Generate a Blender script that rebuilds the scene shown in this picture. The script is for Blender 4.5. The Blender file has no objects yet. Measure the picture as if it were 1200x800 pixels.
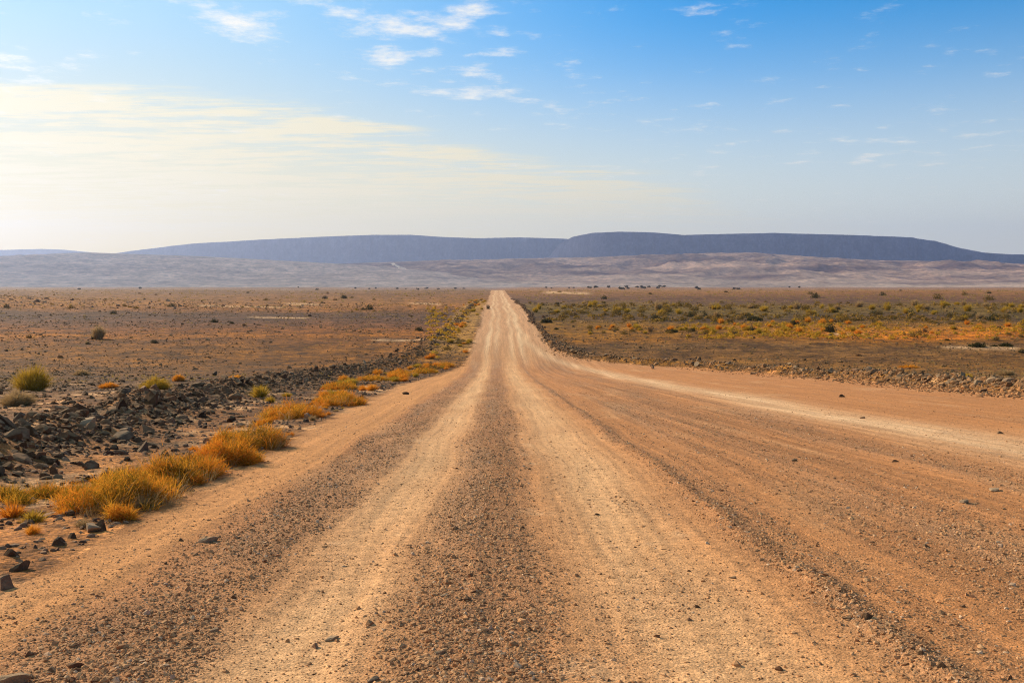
import bpy, math
import numpy as np
from mathutils import Vector

rng = np.random.default_rng(11)
SC = bpy.context.scene
COL = SC.collection
R = math.radians
CAM_Z = 1.68
FPX, VX, HY = 1167.0, 583.0, 335.0      # focal length in photo pixels, column of the road's far end, row of the horizon
SUN_AZ, SUN_EL = R(-50.0), R(27.0)      # sun ahead of the camera, over the left shoulder of the road

# ------------------------------------------------------------------ noise
_P = np.random.default_rng(5).permutation(4096).astype(np.int64)
_GA = np.random.default_rng(6).uniform(0, 2 * np.pi, 4096)
_GX, _GY = np.cos(_GA), np.sin(_GA)


def pn(x, y=0.0, seed=0):
    x, y = np.broadcast_arrays(np.asarray(x, float), np.asarray(y, float))
    xi, yi = np.floor(x), np.floor(y)
    xf, yf = x - xi, y - yi
    xi, yi = xi.astype(np.int64) + seed * 131, yi.astype(np.int64) + seed * 57

    def g(a, b, fx, fy):
        h = _P[(_P[a & 4095] + b) & 4095]
        return _GX[h] * fx + _GY[h] * fy
    u = xf * xf * xf * (xf * (xf * 6 - 15) + 10)
    v = yf * yf * yf * (yf * (yf * 6 - 15) + 10)
    a = g(xi, yi, xf, yf); b = g(xi + 1, yi, xf - 1, yf)
    c = g(xi, yi + 1, xf, yf - 1); d = g(xi + 1, yi + 1, xf - 1, yf - 1)
    return 1.5 * ((a + u * (b - a)) * (1 - v) + (c + u * (d - c)) * v)


def fbm(x, y=0.0, seed=0, octv=4, gain=0.5):
    s, a, f, t = 0.0, 1.0, 1.0, 0.0
    for k in range(octv):
        s = s + a * pn(np.asarray(x) * f, np.asarray(y) * f, seed + k * 7)
        t += a; a *= gain; f *= 2.03
    return s / t


def ss(a, b, x):
    t = np.clip((np.asarray(x, float) - a) / (b - a), 0, 1)
    return t * t * (3 - 2 * t)


def gauss(x, c, w):
    return np.exp(-((x - c) / w) ** 2)


def lin(c):
    c = np.asarray(c, float) / 255.0
    return np.where(c <= 0.04045, c / 12.92, ((c + 0.055) / 1.055) ** 2.4)


# ------------------------------------------------------------------ the lie of the land
_pY = np.array([-200, 0, 20, 40, 55, 70, 80, 88, 94, 100, 106, 112, 117, 130, 150, 180, 222, 280, 350, 450, 560, 622, 680, 760, 900, 1300, 2000, 3000, 6000, 16000], float)
_pZ = np.array([8, 0, -1.36, -2.72, -3.74, -4.72, -5.30, -5.66, -5.83, -5.78, -5.5, -5.15, -4.9, -4.45, -4.08, -3.62, -3.08, -3.0, -2.75, -2.3, -1.45, -1.0, -1.15, -2.3, -3.6, -3.8, -4.2, -4.6, -5.0, -6.0], float)
_lY = np.concatenate([np.linspace(-200, 0, 60)[:-1], np.geomspace(0.5, 16000, 6000)])
_lZ = np.interp(_lY, _pY, _pZ)
_k = np.hanning(90); _k /= _k.sum()
_lZ = np.convolve(np.pad(_lZ, 45, mode='edge'), _k, mode='same')[45:-45]


_lZ = _lZ + .30 * pn(_lY / 42., .4, 44) * np.clip((_lY - 120) / 60, 0, 1) * np.clip((640 - _lY) / 80, 0, 1)


def prof(Y):
    return np.interp(Y, _lY, _lZ)


def left_edge(Y):
    return ss(110, 160, Y) * (.6 * pn(Y / 40, .2, 42) + .3 * pn(Y / 16, .2, 43)) + np.interp(Y, [0, 7, 16, 30, 55, 80, 93, 117, 222, 622], [-3.4, -3.5, -3.85, -4.6, -5.2, -4.3, -3.3, -2.8, -3.0, -3.9])


def right_edge(Y):
    return ss(125, 170, Y) * (.6 * pn(Y / 36, .9, 45) + .3 * pn(Y / 14, .9, 49)) + np.interp(Y, [0, 38, 62, 80, 90, 96, 101, 108, 117, 222, 622], [20, 20.3, 21.5, 19.6, 16.5, 12, 8.2, 6.4, 5.7, 5.3, 4.4])


def bank_left(Y):
    return np.interp(Y, [5, 9, 13.5, 20.5, 38.7, 68, 90, 110, 133, 200], [-6.2, -6.9, -7.7, -8.6, -11.2, -12.6, -11.2, -8.4, -6.8, -6.0])


def bank_right(Y):
    return np.interp(Y, [20, 38, 62, 80, 92, 100, 106, 118, 150], [21.5, 21.7, 23, 21, 17.6, 10.6, 7.9, 6.8, 6.4])


def side_track(Y):
    return np.interp(Y, [0, 17, 60, 85, 105, 117, 140, 200, 622], [9.2, 9.2, 9.0, 8.3, 5.0, 3.5, 2.8, 2.6, 2.3])


def wob(X, Y):
    return X + 0.10 * pn(Y / 7.0, 0.3, 3) + 0.05 * pn(Y / 2.3, 0.7, 4)


def gravel_mask(X, Y):
    """share of loose gravel on the road, 0..1, from the worn wheel paths"""
    x = wob(X, Y)
    near = 1 - ss(85, 125, Y)
    cw = 0.44 + 0.10 * pn(Y / 2.0, 2.2, 8) + 0.10 * fbm(X * 2.5, Y * 1.2, 17, 3)
    m = ss(cw + 0.34, cw - 0.22, np.abs(x + 0.10))
    m = np.maximum(m, 0.95 * ss(-1.40, -1.85, x + .22 * fbm(X * 2.2, Y * .9, 18, 3)) * ss(-2.95, -2.25, x + .25 * fbm(X * 2.2, Y * .9, 19, 3)))
    m = np.maximum(m, 0.95 * gauss(x, 2.37, 0.2))
    m = np.maximum(m, 0.30 * gauss(x, 0.74, 0.12) * np.clip(.5 + pn(Y / 1.7, 7.7, 16), 0, 1))
    m = np.maximum(m, 0.30 * np.clip(1.5 * fbm(X * .9, Y * .35, 20, 4), 0, 1))
    wide = ss(2.2, 3.0, x) * ss(8.1, 7.2, x + 0.4 * pn(Y / 9, 0, 12))
    band = np.clip(0.55 + 0.75 * fbm(x * 0.8, Y * 0.05, 9, 3), 0, 1) * (1 - 0.8 * gauss(x, 3.15, 0.32))
    m = np.maximum(m, wide * band)
    m = np.maximum(m, 0.3 * ss(10.2, 11, x) * np.clip(0.3 + 1.0 * fbm(x * .6, Y * .06, 22, 3), 0, 1))
    m = m * near + (1 - near) * 0.25 * np.clip(0.4 + fbm(x * 1.2, Y * .03, 31, 2), 0, 1)
    return np.clip(m * (0.75 + 0.5 * fbm(X * 1.4, Y * 0.6, 14, 3)), 0, 1)


def on_road(X, Y):
    n = 0.14 * fbm(X * 0 + Y * 0.7, 0.5, 40, 3) * np.clip(Y / 10, 0.6, 3)
    return (X > left_edge(Y) + n) & (X < right_edge(Y) - 2 * n) & (Y < 900)


def height(X, Y, fine=True):
    X, Y = np.broadcast_arrays(np.asarray(X, float), np.asarray(Y, float))
    Z = prof(Y).astype(float).copy()
    le, re = left_edge(Y), right_edge(Y)
    out = np.maximum(np.maximum(le - X, X - re), 0)
    off = ss(0.0, 1.2, out)
    # plains: gentle swells away from the road
    far = np.clip(out / 60, 0, 1)
    Z += far * np.clip(Y / 300, 0, 1) * ss(2500, 900, Y) * (0.75 * fbm(X / 140, Y / 90, 51, 3))
    Z += off * (0.10 * fbm(X * 0.22, Y * 0.22, 52, 3) + 0.05 * fbm(X * 0.9, Y * 0.9, 53, 3))
    Z += far * ss(1000, 1600, Y) * 4.5 * (fbm(X / 420, Y / 300, 54, 4) + .25) * ss(6000, 3500, Y)
    Z += 3.2 * np.exp(-((X + 175) / 70.) ** 2 - ((Y - 255) / 45.) ** 2)            # low stony rise on the left plain
    # the stone banks
    hl = 0.62 * (0.8 + 0.5 * pn(Y / 4.0, 1.1, 60)) * ss(150, 80, Y)
    Z += hl * gauss(X, bank_left(Y), 0.9 + 0.007 * Y)
    hr = 0.68 * (0.8 + 0.5 * pn(Y / 4.0, 4.1, 61)) * ss(125, 90, Y) * ss(10, 25, Y)
    Z += hr * gauss(X, bank_right(Y), 0.9 + 0.004 * Y)
    Z += 0.06 * off * gauss(X, le - 0.5, 0.5)
    if fine:
        rd = 1 - off
        x = wob(X, Y)
        f1 = 1 / (1 + (Y / 45.) ** 2)
        f2 = 1 / (1 + (Y / 22.) ** 4)
        g = gravel_mask(X, Y)
        n1 = pn(Y / 1.1, X * .8, 71)
        Z += rd * f1 * (-0.030 * gauss(x, -1.12, 0.5) - 0.026 * gauss(x, 1.2, 0.6) + 0.016 * gauss(x, -0.1, 0.42)
                        + 0.05 * gauss(x, 2.37, 0.15) * (0.8 + 0.9 * n1) + 0.022 * gauss(x, -1.85, 0.3) * (0.8 + .8 * n1)
                        )
        Z += rd * f1 * (0.014 * fbm(x * 3.0, Y * 0.12, 72, 4) + .005 * pn(x * 9.5, Y * .2, 78) + .010 * ss(2.6, 4.0, X) * pn((X - 3.4 * np.exp(-Y / 24.)) * 3.1, Y * .06, 104))
        Z += rd * f2 * 0.0028 * (1 - g) * np.sin(2 * np.pi * (Y / 0.42 + 0.8 * pn(X * 1.1, Y * 0.6, 73))) * ss(0.25, 0.75, gauss(x, 1.2, .7) + gauss(x, -1.12, .6))
        Z += rd * f2 * (0.006 + 0.014 * g) * fbm(X * 7, Y * 7, 74, 3)
        Z += rd * f2 * (0.0015 + 0.006 * g) * pn(X * 21, Y * 21, 75)
        Z += off * f1 * (0.035 * fbm(X * 3.1, Y * 3.1, 76, 4))
    return Z


_tY = np.geomspace(3.0, 3000, 9000)
_tR = HY + FPX * (CAM_Z - prof(_tY)) / _tY
_tR = np.minimum.accumulate(_tR)


def at(px, py):
    """point of the ground seen at a pixel of the photograph"""
    Y = float(np.interp(-py, -_tR, _tY))
    X = (px - VX) * Y / FPX
    return X, Y


def row2Y(py):
    return np.interp(-np.asarray(py, float), -_tR, _tY)


# ------------------------------------------------------------------ mesh and material helpers
def make_mesh(name, V, faces, attrs=None, smooth=False):
    """faces: list of (n,k) index arrays"""
    me = bpy.data.meshes.new(name)
    V = np.ascontiguousarray(V, dtype=np.float32)
    faces = [np.asarray(f, np.int32) for f in faces if len(f)]
    me.vertices.add(len(V)); me.vertices.foreach_set('co', V.ravel())
    loops = np.concatenate([f.ravel() for f in faces])
    tot = np.concatenate([np.full(len(f), f.shape[1], np.int32) for f in faces])
    st = np.concatenate([[0], np.cumsum(tot)[:-1]]).astype(np.int32)
    me.loops.add(len(loops)); me.loops.foreach_set('vertex_index', loops)
    me.polygons.add(len(tot)); me.polygons.foreach_set('loop_start', st)
    me.update(calc_edges=True)
    for k, a in (attrs or {}).items():
        a = np.asarray(a, np.float32)
        if a.ndim == 2:
            at_ = me.attributes.new(k, 'FLOAT_COLOR', 'POINT')
            at_.data.foreach_set('color', np.ascontiguousarray(np.concatenate([a, np.ones((len(a), 1), np.float32)], 1)).ravel())
        else:
            at_ = me.attributes.new(k, 'FLOAT', 'POINT')
            at_.data.foreach_set('value', np.ascontiguousarray(a))
    if smooth: me.shade_smooth()
    else: me.shade_flat()
    return me


def link(name, me, mat=None, parent=None, loc=None):
    o = bpy.data.objects.new(name, me); COL.objects.link(o)
    if mat is not None and me is not None and len(me.materials) == 0: me.materials.append(mat)
    if parent is not None: o.parent = parent
    if loc is not None: o.location = loc
    return o


def tag(o, label=None, cat=None, group=None, kind=None):
    if label: o['label'] = label
    if cat: o['category'] = cat
    if group: o['group'] = group
    if kind: o['kind'] = kind
    return o


class NT:
    """small wrapper for writing node trees"""
    def __init__(self, tree):
        self.t = tree; tree.nodes.clear()

    def n(self, typ, ins=None, **kw):
        nd = self.t.nodes.new(typ)
        for k, v in kw.items(): setattr(nd, k, v)
        for k, v in (ins or {}).items():
            if hasattr(v, 'is_output') or isinstance(v, bpy.types.NodeSocket): self.t.links.new(v, nd.inputs[k])
            else: nd.inputs[k].default_value = v
        return nd

    def m(self, op, a, b=0.0, c=0.0, clamp=False):
        nd = self.n('ShaderNodeMath', {0: a, 1: b, 2: c}, operation=op, use_clamp=clamp)
        return nd.outputs[0]

    def mr(self, v, a, b, c=0.0, d=1.0):
        nd = self.n('ShaderNodeMapRange', {'Value': v, 'From Min': a, 'From Max': b, 'To Min': c, 'To Max': d}, interpolation_type='SMOOTHSTEP')
        return nd.outputs[0]

    def mix(self, f, a, b, blend='MIX'):
        nd = self.t.nodes.new('ShaderNodeMix'); nd.data_type = 'RGBA'; nd.blend_type = blend
        for s, v in ((nd.inputs[0], f), (nd.inputs[6], a), (nd.inputs[7], b)):
            if isinstance(v, bpy.types.NodeSocket): self.t.links.new(v, s)
            elif isinstance(v, (tuple, list)): s.default_value = tuple(v) + ((1.0,) if len(v) == 3 else ())
            else: s.default_value = v
        return nd.outputs[2]

    def noise(self, vec, scale, detail=3.0, rough=0.5, dim='3D'):
        nd = self.n('ShaderNodeTexNoise', {'Vector': vec, 'Scale': scale, 'Detail': detail, 'Roughness': rough}, noise_dimensions=dim)
        return nd.outputs[0]


def new_mat(name):
    m = bpy.data.materials.new(name); m.use_nodes = True
    return m, NT(m.node_tree)


def earth_material(name, grain=(90.0, 26.0, 5.0), contrast=0.5, bump=0.5, dist=0.01, bumpscale=70.0):
    """colour attribute, broken up by grains of several sizes"""
    m, t = new_mat(name)
    pos = t.n('ShaderNodeNewGeometry').outputs['Position']
    col = t.n('ShaderNodeAttribute', attribute_name='Col').outputs['Color']
    gr = t.n('ShaderNodeAttribute', attribute_name='grit').outputs['Fac']
    v = None
    for k, s in enumerate(grain):
        nz = t.mr(t.noise(pos, s, 3.0, 0.65), 0.28, 0.72, 1 - contrast, 1 + contrast)
        v = nz if v is None else t.m('MULTIPLY', v, nz)
    c = t.mix(1.0, col, t.n('ShaderNodeCombineColor', {0: v, 1: v, 2: v}).outputs[0], 'MULTIPLY')
    vor = t.n('ShaderNodeTexVoronoi', {'Vector': pos, 'Scale': bumpscale * 0.6, 'Randomness': 1.0}, feature='F1').outputs['Distance']
    h = t.m('ADD', t.noise(pos, bumpscale, 4.0, 0.7), t.m('MULTIPLY', vor, -0.9))
    b = t.n('ShaderNodeBump', {'Strength': t.m('ADD', bump * 0.45, t.m('MULTIPLY', gr, bump)), 'Distance': dist, 'Height': h})
    p = t.n('ShaderNodeBsdfPrincipled', {'Base Color': c, 'Roughness': 0.95, 'Normal': b.outputs[0], 'Specular IOR Level': 0.15})
    t.n('ShaderNodeOutputMaterial', {'Surface': p.outputs[0]})
    return m


def leaf_material(name, ca, cb, transl=0.45):
    m, t = new_mat(name)
    tint = t.n('ShaderNodeAttribute', attribute_name='tint').outputs['Fac']
    rnd = t.n('ShaderNodeObjectInfo').outputs['Random']
    f = t.m('ADD', t.m('MULTIPLY', tint, 0.8), t.m('MULTIPLY', rnd, 0.3), clamp=True)
    c = t.mix(f, ca, cb)
    d = t.n('ShaderNodeBsdfDiffuse', {'Color': c}); tr = t.n('ShaderNodeBsdfTranslucent', {'Color': c})
    mx = t.n('ShaderNodeMixShader', {0: transl, 1: d.outputs[0], 2: tr.outputs[0]})
    t.n('ShaderNodeOutputMaterial', {'Surface': mx.outputs[0]})
    return m


def rock_material(name, ca, cb, scale=6.0):
    m, t = new_mat(name)
    pos = t.n('ShaderNodeNewGeometry').outputs['Position']
    rnd = t.n('ShaderNodeObjectInfo').outputs['Random']
    f = t.m('ADD', t.m('MULTIPLY', t.mr(t.noise(pos, scale, 5.0, 0.65), 0.3, 0.7), 0.6), t.m('MULTIPLY', rnd, 0.45), clamp=True)
    c = t.mix(f, ca, cb)
    dust = t.mr(t.noise(pos, scale * 0.5, 4.0, 0.6), 0.5, 0.72)
    up = t.n('ShaderNodeSeparateXYZ', {0: t.n('ShaderNodeNewGeometry').outputs['Normal']}).outputs[2]
    dust_lit = t.m('ADD', t.m('MULTIPLY', dust, 0.4), t.m('MULTIPLY', t.mr(up, .45, 1.0), .42), clamp=True)  # dust patches, plus upward faces painted paler like sunlit tops
    c = t.mix(dust_lit, c, (0.40, 0.245, 0.135))
    b = t.n('ShaderNodeBump', {'Strength': 0.6, 'Distance': 0.02, 'Height': t.noise(pos, scale * 5, 5.0, 0.65)})
    p = t.n('ShaderNodeBsdfPrincipled', {'Base Color': c, 'Roughness': 1.0, 'Normal': b.outputs[0], 'Specular IOR Level': 0.08})
    t.n('ShaderNodeOutputMaterial', {'Surface': p.outputs[0]})
    return m


def stone_material(name):
    m, t = new_mat(name)
    pos = t.n('ShaderNodeNewGeometry').outputs['Position']
    col = t.n('ShaderNodeAttribute', attribute_name='Col').outputs['Color']
    v = t.mr(t.noise(pos, 40.0, 3.0, 0.6), 0.3, 0.7, 0.75, 1.25)
    c = t.mix(1.0, col, t.n('ShaderNodeCombineColor', {0: v, 1: v, 2: v}).outputs[0], 'MULTIPLY')
    up = t.n('ShaderNodeSeparateXYZ', {0: t.n('ShaderNodeNewGeometry').outputs['Normal']}).outputs[2]
    c = t.mix(t.m('MULTIPLY', t.mr(up, .4, 1.0), .4), c, (0.42, 0.25, 0.13))  # upward faces blended to sand colour, painting sunlit tops with settled dust
    p = t.n('ShaderNodeBsdfPrincipled', {'Base Color': c, 'Roughness': 1.0, 'Specular IOR Level': 0.06})
    t.n('ShaderNodeOutputMaterial', {'Surface': p.outputs[0]})
    return m


M_ROAD = earth_material('dirt_road', grain=(170.0, 55.0, 14.0), contrast=0.24, bump=0.75, dist=0.012, bumpscale=85.0)
M_GROUND = earth_material('desert_soil', grain=(34.0, 5.0, 0.9, 0.25), contrast=0.5, bump=0.7, dist=0.03, bumpscale=24.0)
M_STONE = stone_material('gravel_stone')
M_DRY = leaf_material('dry_grass', (0.70, 0.205, 0.022), (0.70, 0.345, 0.036), 0.48)
M_GREEN = leaf_material('greenish_grass', (0.36, 0.23, 0.022), (0.10, 0.078, 0.014), 0.4)
M_YELLOW = leaf_material('yellow_shrub', (0.38, 0.235, 0.028), (0.58, 0.345, 0.04), 0.4)
M_TAN = leaf_material('tan_shrub', (0.36, 0.22, 0.10), (0.50, 0.33, 0.15), 0.4)
M_OLIVE = leaf_material('olive_shrub', (0.155, 0.095, 0.03), (0.30, 0.18, 0.042), 0.3)
M_DARK = leaf_material('dark_shrub', (0.05, 0.044, 0.017), (0.10, 0.078, 0.027), 0.25)
M_RED = leaf_material('rusty_shrub', (0.15, 0.07, 0.03), (0.24, 0.12, 0.05), 0.3)
M_TWIG = leaf_material('dead_twig', (0.20, 0.14, 0.09), (0.30, 0.21, 0.13), 0.0)
M_RDARK = rock_material('dark_brown_rock', (0.060, 0.032, 0.017), (0.165, 0.09, 0.046))
M_RGREY = rock_material('grey_rock', (0.085, 0.056, 0.036), (0.21, 0.14, 0.088))
M_RTAN = rock_material('tan_rock', (0.22, 0.14, 0.08), (0.40, 0.27, 0.16))
M_RRED = rock_material('reddish_rock', (0.12, 0.056, 0.030), (0.26, 0.13, 0.07))

# ------------------------------------------------------------------ colours of the soil
RED = lin((188, 124, 72)); TRACK = lin((212, 160, 110)); PALE = lin((224, 180, 134)); GRAV = lin((152, 108, 76)); GREY = lin((168, 130, 96))
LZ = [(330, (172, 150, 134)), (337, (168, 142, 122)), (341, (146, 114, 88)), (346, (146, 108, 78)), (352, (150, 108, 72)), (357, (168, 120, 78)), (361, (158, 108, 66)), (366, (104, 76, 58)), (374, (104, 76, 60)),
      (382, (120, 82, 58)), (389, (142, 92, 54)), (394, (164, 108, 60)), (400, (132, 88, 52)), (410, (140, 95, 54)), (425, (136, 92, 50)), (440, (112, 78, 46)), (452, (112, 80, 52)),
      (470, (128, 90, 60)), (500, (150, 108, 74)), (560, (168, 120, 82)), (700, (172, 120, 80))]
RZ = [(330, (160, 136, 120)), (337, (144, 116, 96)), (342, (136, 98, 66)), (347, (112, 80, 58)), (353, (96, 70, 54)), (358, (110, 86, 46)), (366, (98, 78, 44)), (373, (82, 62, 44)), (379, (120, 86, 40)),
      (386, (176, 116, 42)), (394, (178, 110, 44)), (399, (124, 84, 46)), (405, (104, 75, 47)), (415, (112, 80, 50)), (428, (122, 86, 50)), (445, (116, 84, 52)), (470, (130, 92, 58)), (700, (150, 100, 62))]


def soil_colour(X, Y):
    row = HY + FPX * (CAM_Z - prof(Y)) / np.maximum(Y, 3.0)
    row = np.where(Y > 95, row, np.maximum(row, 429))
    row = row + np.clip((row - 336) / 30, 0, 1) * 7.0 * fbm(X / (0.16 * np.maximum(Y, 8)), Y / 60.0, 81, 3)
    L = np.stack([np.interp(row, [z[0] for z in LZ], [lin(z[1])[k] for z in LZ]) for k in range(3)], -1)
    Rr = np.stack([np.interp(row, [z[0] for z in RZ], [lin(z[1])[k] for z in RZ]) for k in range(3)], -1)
    s = ss(-5, 8, X)[..., None]
    dull = ss(-.05, .35, fbm(X / 45, Y / 30, 86, 3) + ss(40, 5, X - .12 * Y) * .5) * ss(376, 382, row) * ss(400, 395, row)
    Rr = Rr + (lin((118, 84, 46)) - Rr) * (.85 * dull)[..., None]
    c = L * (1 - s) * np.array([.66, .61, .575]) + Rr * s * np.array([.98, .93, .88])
    lum = (c @ np.array([.3, .5, .2]))[..., None]
    c = np.maximum(lum + (c - lum) * 1.22, .004)
    sc = np.clip(Y / 60, 0.25, 6)
    v = 1 + 0.50 * fbm(X / (1.1 * sc), Y / (2.6 * sc), 82, 5, .62) + 0.25 * fbm(X / (9 * sc), Y / (26 * sc), 83, 3)
    v = 1 + (v - 1) * (1 - .45 * s[..., 0])
    c = c * np.clip(v, 0.5, 1.6)[..., None]
    # sandy lenses between the stones
    sand = ss(0.0, 0.35, fbm(X / 1.6, Y / 2.6, 84, 4)) * ss(70, 45, Y)
    c = c + (lin((196, 146, 98)) - c) * (0.75 * sand)[..., None]
    # yellow grassy soil in the verge strip beyond the dip
    yel = ss(-9, -6.5, X) * ss(-2.2, -3.6, X) * ss(90, 120, Y) * ss(360, 250, Y)
    c = c + (lin((172, 122, 52)) - c) * (0.7 * yel)[..., None]
    # pale wash lines and pans on the plains
    for (x0, x1, r, w) in ((295, 357, 371.5, 0.9), (338, 372, 356.0, 0.8), (235, 330, 358, 0.7), (483, 513, 355.5, 0.9), (640, 690, 342.5, 1.2), (1108, 1190, 406.5, 2.0), (975, 1010, 391, 1.6), (440, 560, 398, 1.2)):
        px = VX + FPX * X / np.maximum(Y, 3.0)
        rr = HY + FPX * (CAM_Z - prof(Y)) / np.maximum(Y, 3.0)
        msk = ss(x0 - 8, x0 + 4, px) * ss(x1 + 8, x1 - 4, px) * np.exp(-((rr - r - (px - x0) * 0.02 + 0.6 * pn(X / 9., 0, 88)) / w) ** 2)
        c = c + (lin((205, 158, 112)) - c) * (0.8 * msk)[..., None]
    return c


def road_colour(X, Y):
    x = wob(X, Y)
    g = gravel_mask(X, Y)
    n = fbm(X * 0.7, Y * 0.16, 91, 4)
    n2 = fbm(x * 2.2, Y * 0.10, 92, 4)
    c = np.broadcast_to(RED, X.shape + (3,)).copy()
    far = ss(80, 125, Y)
    tr = np.maximum(gauss(x, -1.10, 0.62), gauss(x, 1.22, 0.72))
    st = side_track(Y)
    wid = np.interp(Y, [0, 60, 105, 130], [1.25, 1.2, 0.9, 0.35])
    tr2 = gauss(X + 0.5 * pn(Y / 12, .2, 93), st, wid) * (0.8 + 0.5 * n2)
    x = x + far * (.7 * pn(Y / 48, .3, 98) + .25 * pn(Y / 21, .8, 99))
    farT = np.maximum.reduce([gauss(x, -1.15, 0.28), gauss(x, -0.15, 0.3) * 0.6, gauss(x, 1.6, 0.3) * 0.8, gauss(x, 2.7, 0.35)]) * (0.9 + .5 * pn(x * .5, Y / 25, 95))
    lift = lambda c, t, f: c + (t - c) * np.clip(f, 0, 1)[..., None]
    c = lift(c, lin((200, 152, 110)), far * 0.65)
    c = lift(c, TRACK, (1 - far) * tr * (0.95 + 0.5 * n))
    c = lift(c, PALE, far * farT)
    c = lift(c, PALE, tr2 * (0.9 - 0.25 * far))
    c = lift(c, TRACK, 0.35 * ss(0.1, 0.5, n) * (1 - tr))
    c = lift(c, GRAV, g * 0.8 * (1 + 0.5 * n2))
    c = lift(c, GREY, g * 0.4 * ss(0.0, 0.5, pn(x * 1.3, Y * .08, 94)))
    c = lift(c, PALE, 0.32 * ss(0.34, 0.6, fbm(X * 1.1, Y * 0.7, 96, 4)) * ss(-3, -1, X) * ss(4, 2, X))
    c = lift(c, lin((198, 136, 80)), 0.8 * ss(-2.55, -2.95, x) * (1 - far))
    fan = X - 3.4 * np.exp(-Y / 24.)
    fm = ss(2.6, 4.0, X) * ss(11, 8, X)
    v = 1 + fm * (.20 * pn(fan * 3.1, Y * .05, 104) + .14 * pn(fan * 7.3, Y * .07, 105)) + 0.15 * pn(x * 8.5, Y * .09, 100) + 0.10 * pn(x * 19, Y * .16, 103) + 0.18 * n2 + 0.12 * fbm(X * 3, Y * 3, 97, 3)
    return c * np.clip(v, 0.6, 1.5)[..., None], g


# ------------------------------------------------------------------ ground and road: one sheet, split along the road's edge
def steps(a, b, f):
    out = [a]
    while out[-1] < b:
        out.append(out[-1] + f(out[-1]))
    out[-1] = b
    return np.array(out)


xr = steps(0, 12000, lambda d: max(0.024, 0.024 + (d - 4.4) * 0.012) if d > 4.4 else 0.024)
xr = xr.copy()
Xs = np.concatenate([-xr[::-1][:-1], xr])
Ys = np.concatenate([steps(-150, 0, lambda d: max(0.6, -d * 0.15))[:-1], steps(0, 3.0, lambda d: 0.15)[:-1],
                     steps(3.0, 150, lambda d: 0.0046 * d)[:-1], steps(150, 1500, lambda d: 0.007 * d)[:-1], steps(1500, 12300, lambda d: 0.04 * d)])
nx, ny = len(Xs), len(Ys)
GX, GY = np.meshgrid(Xs, Ys)
GZ = height(GX, GY)
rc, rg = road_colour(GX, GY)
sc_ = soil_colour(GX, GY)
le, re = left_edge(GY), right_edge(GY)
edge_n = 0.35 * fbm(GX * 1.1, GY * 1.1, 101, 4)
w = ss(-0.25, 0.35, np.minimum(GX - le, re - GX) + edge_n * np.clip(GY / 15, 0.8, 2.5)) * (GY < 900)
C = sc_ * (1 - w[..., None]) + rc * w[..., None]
grit = np.where(w > 0.5, 0.3 + rg, 0.8)
cx, cy = 0.5 * (GX[:-1, :-1] + GX[1:, 1:]), 0.5 * (GY[:-1, :-1] + GY[1:, 1:])
rmask = on_road(cx, cy).ravel()
idx = np.arange(nx * ny).reshape(ny, nx)
Q = np.stack([idx[:-1, :-1], idx[:-1, 1:], idx[1:, 1:], idx[1:, :-1]], -1).reshape(-1, 4)
PV = np.stack([GX, GY, GZ], -1).reshape(-1, 3); PC = C.reshape(-1, 3); PG = grit.ravel()
for nm, sel, mt in (('ground', ~rmask, M_GROUND), ('road', rmask, M_ROAD)):
    q = Q[sel]; used, inv = np.unique(q, return_inverse=True)
    me = make_mesh(nm, PV[used], [inv.reshape(-1, 4)], {'Col': PC[used], 'grit': PG[used]}, smooth=True)
    tag(link(nm, me, mt), kind='structure')
del GX, GY, GZ, rc, rg, sc_, le, re, edge_n, w, C, grit, cx, cy, Q, PV, PC, PG


# ------------------------------------------------------------------ stones
def ico(sub):
    t = (1 + 5 ** .5) / 2
    v = np.array([(-1, t, 0), (1, t, 0), (-1, -t, 0), (1, -t, 0), (0, -1, t), (0, 1, t), (0, -1, -t), (0, 1, -t), (t, 0, -1), (t, 0, 1), (-t, 0, -1), (-t, 0, 1)], float)
    v /= np.linalg.norm(v, axis=1)[:, None]
    f = [(0, 11, 5), (0, 5, 1), (0, 1, 7), (0, 7, 10), (0, 10, 11), (1, 5, 9), (5, 11, 4), (11, 10, 2), (10, 7, 6), (7, 1, 8), (3, 9, 4), (3, 4, 2), (3, 2, 6), (3, 6, 8), (3, 8, 9), (4, 9, 5), (2, 4, 11), (6, 2, 10), (8, 6, 7), (9, 8, 1)]
    for _ in range(sub):
        v = list(map(tuple, v)); cache = {}; nf = []

        def mid(a, b):
            k = (min(a, b), max(a, b))
            if k not in cache:
                p = (np.array(v[a]) + np.array(v[b])); p /= np.linalg.norm(p); v.append(tuple(p)); cache[k] = len(v) - 1
            return cache[k]
        for a, b, c in f:
            ab, bc, ca = mid(a, b), mid(b, c), mid(c, a)
            nf += [(a, ab, ca), (b, bc, ab), (c, ca, bc), (ab, bc, ca)]
        f = nf; v = np.array(v)
    return np.array(v), np.array(f)


def rock_shape(sub, cuts, seed, squash=(1, 1, 0.7), rough=0.05):
    r = np.random.default_rng(seed)
    v, f = ico(sub); v = v.copy()
    for _ in range(cuts):
        n = r.normal(size=3); n /= np.linalg.norm(n)
        d = r.uniform(0.34, 0.8)
        v -= np.maximum(v @ n - d, 0)[:, None] * n
    if rough:
        v *= (1 + rough * r.normal(size=(len(v), 1)))
    v *= np.array(squash) * r.uniform(0.8, 1.2, 3)
    v /= max(np.ptp(v[:, 0]), np.ptp(v[:, 1])) / 2
    return v, f


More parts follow.
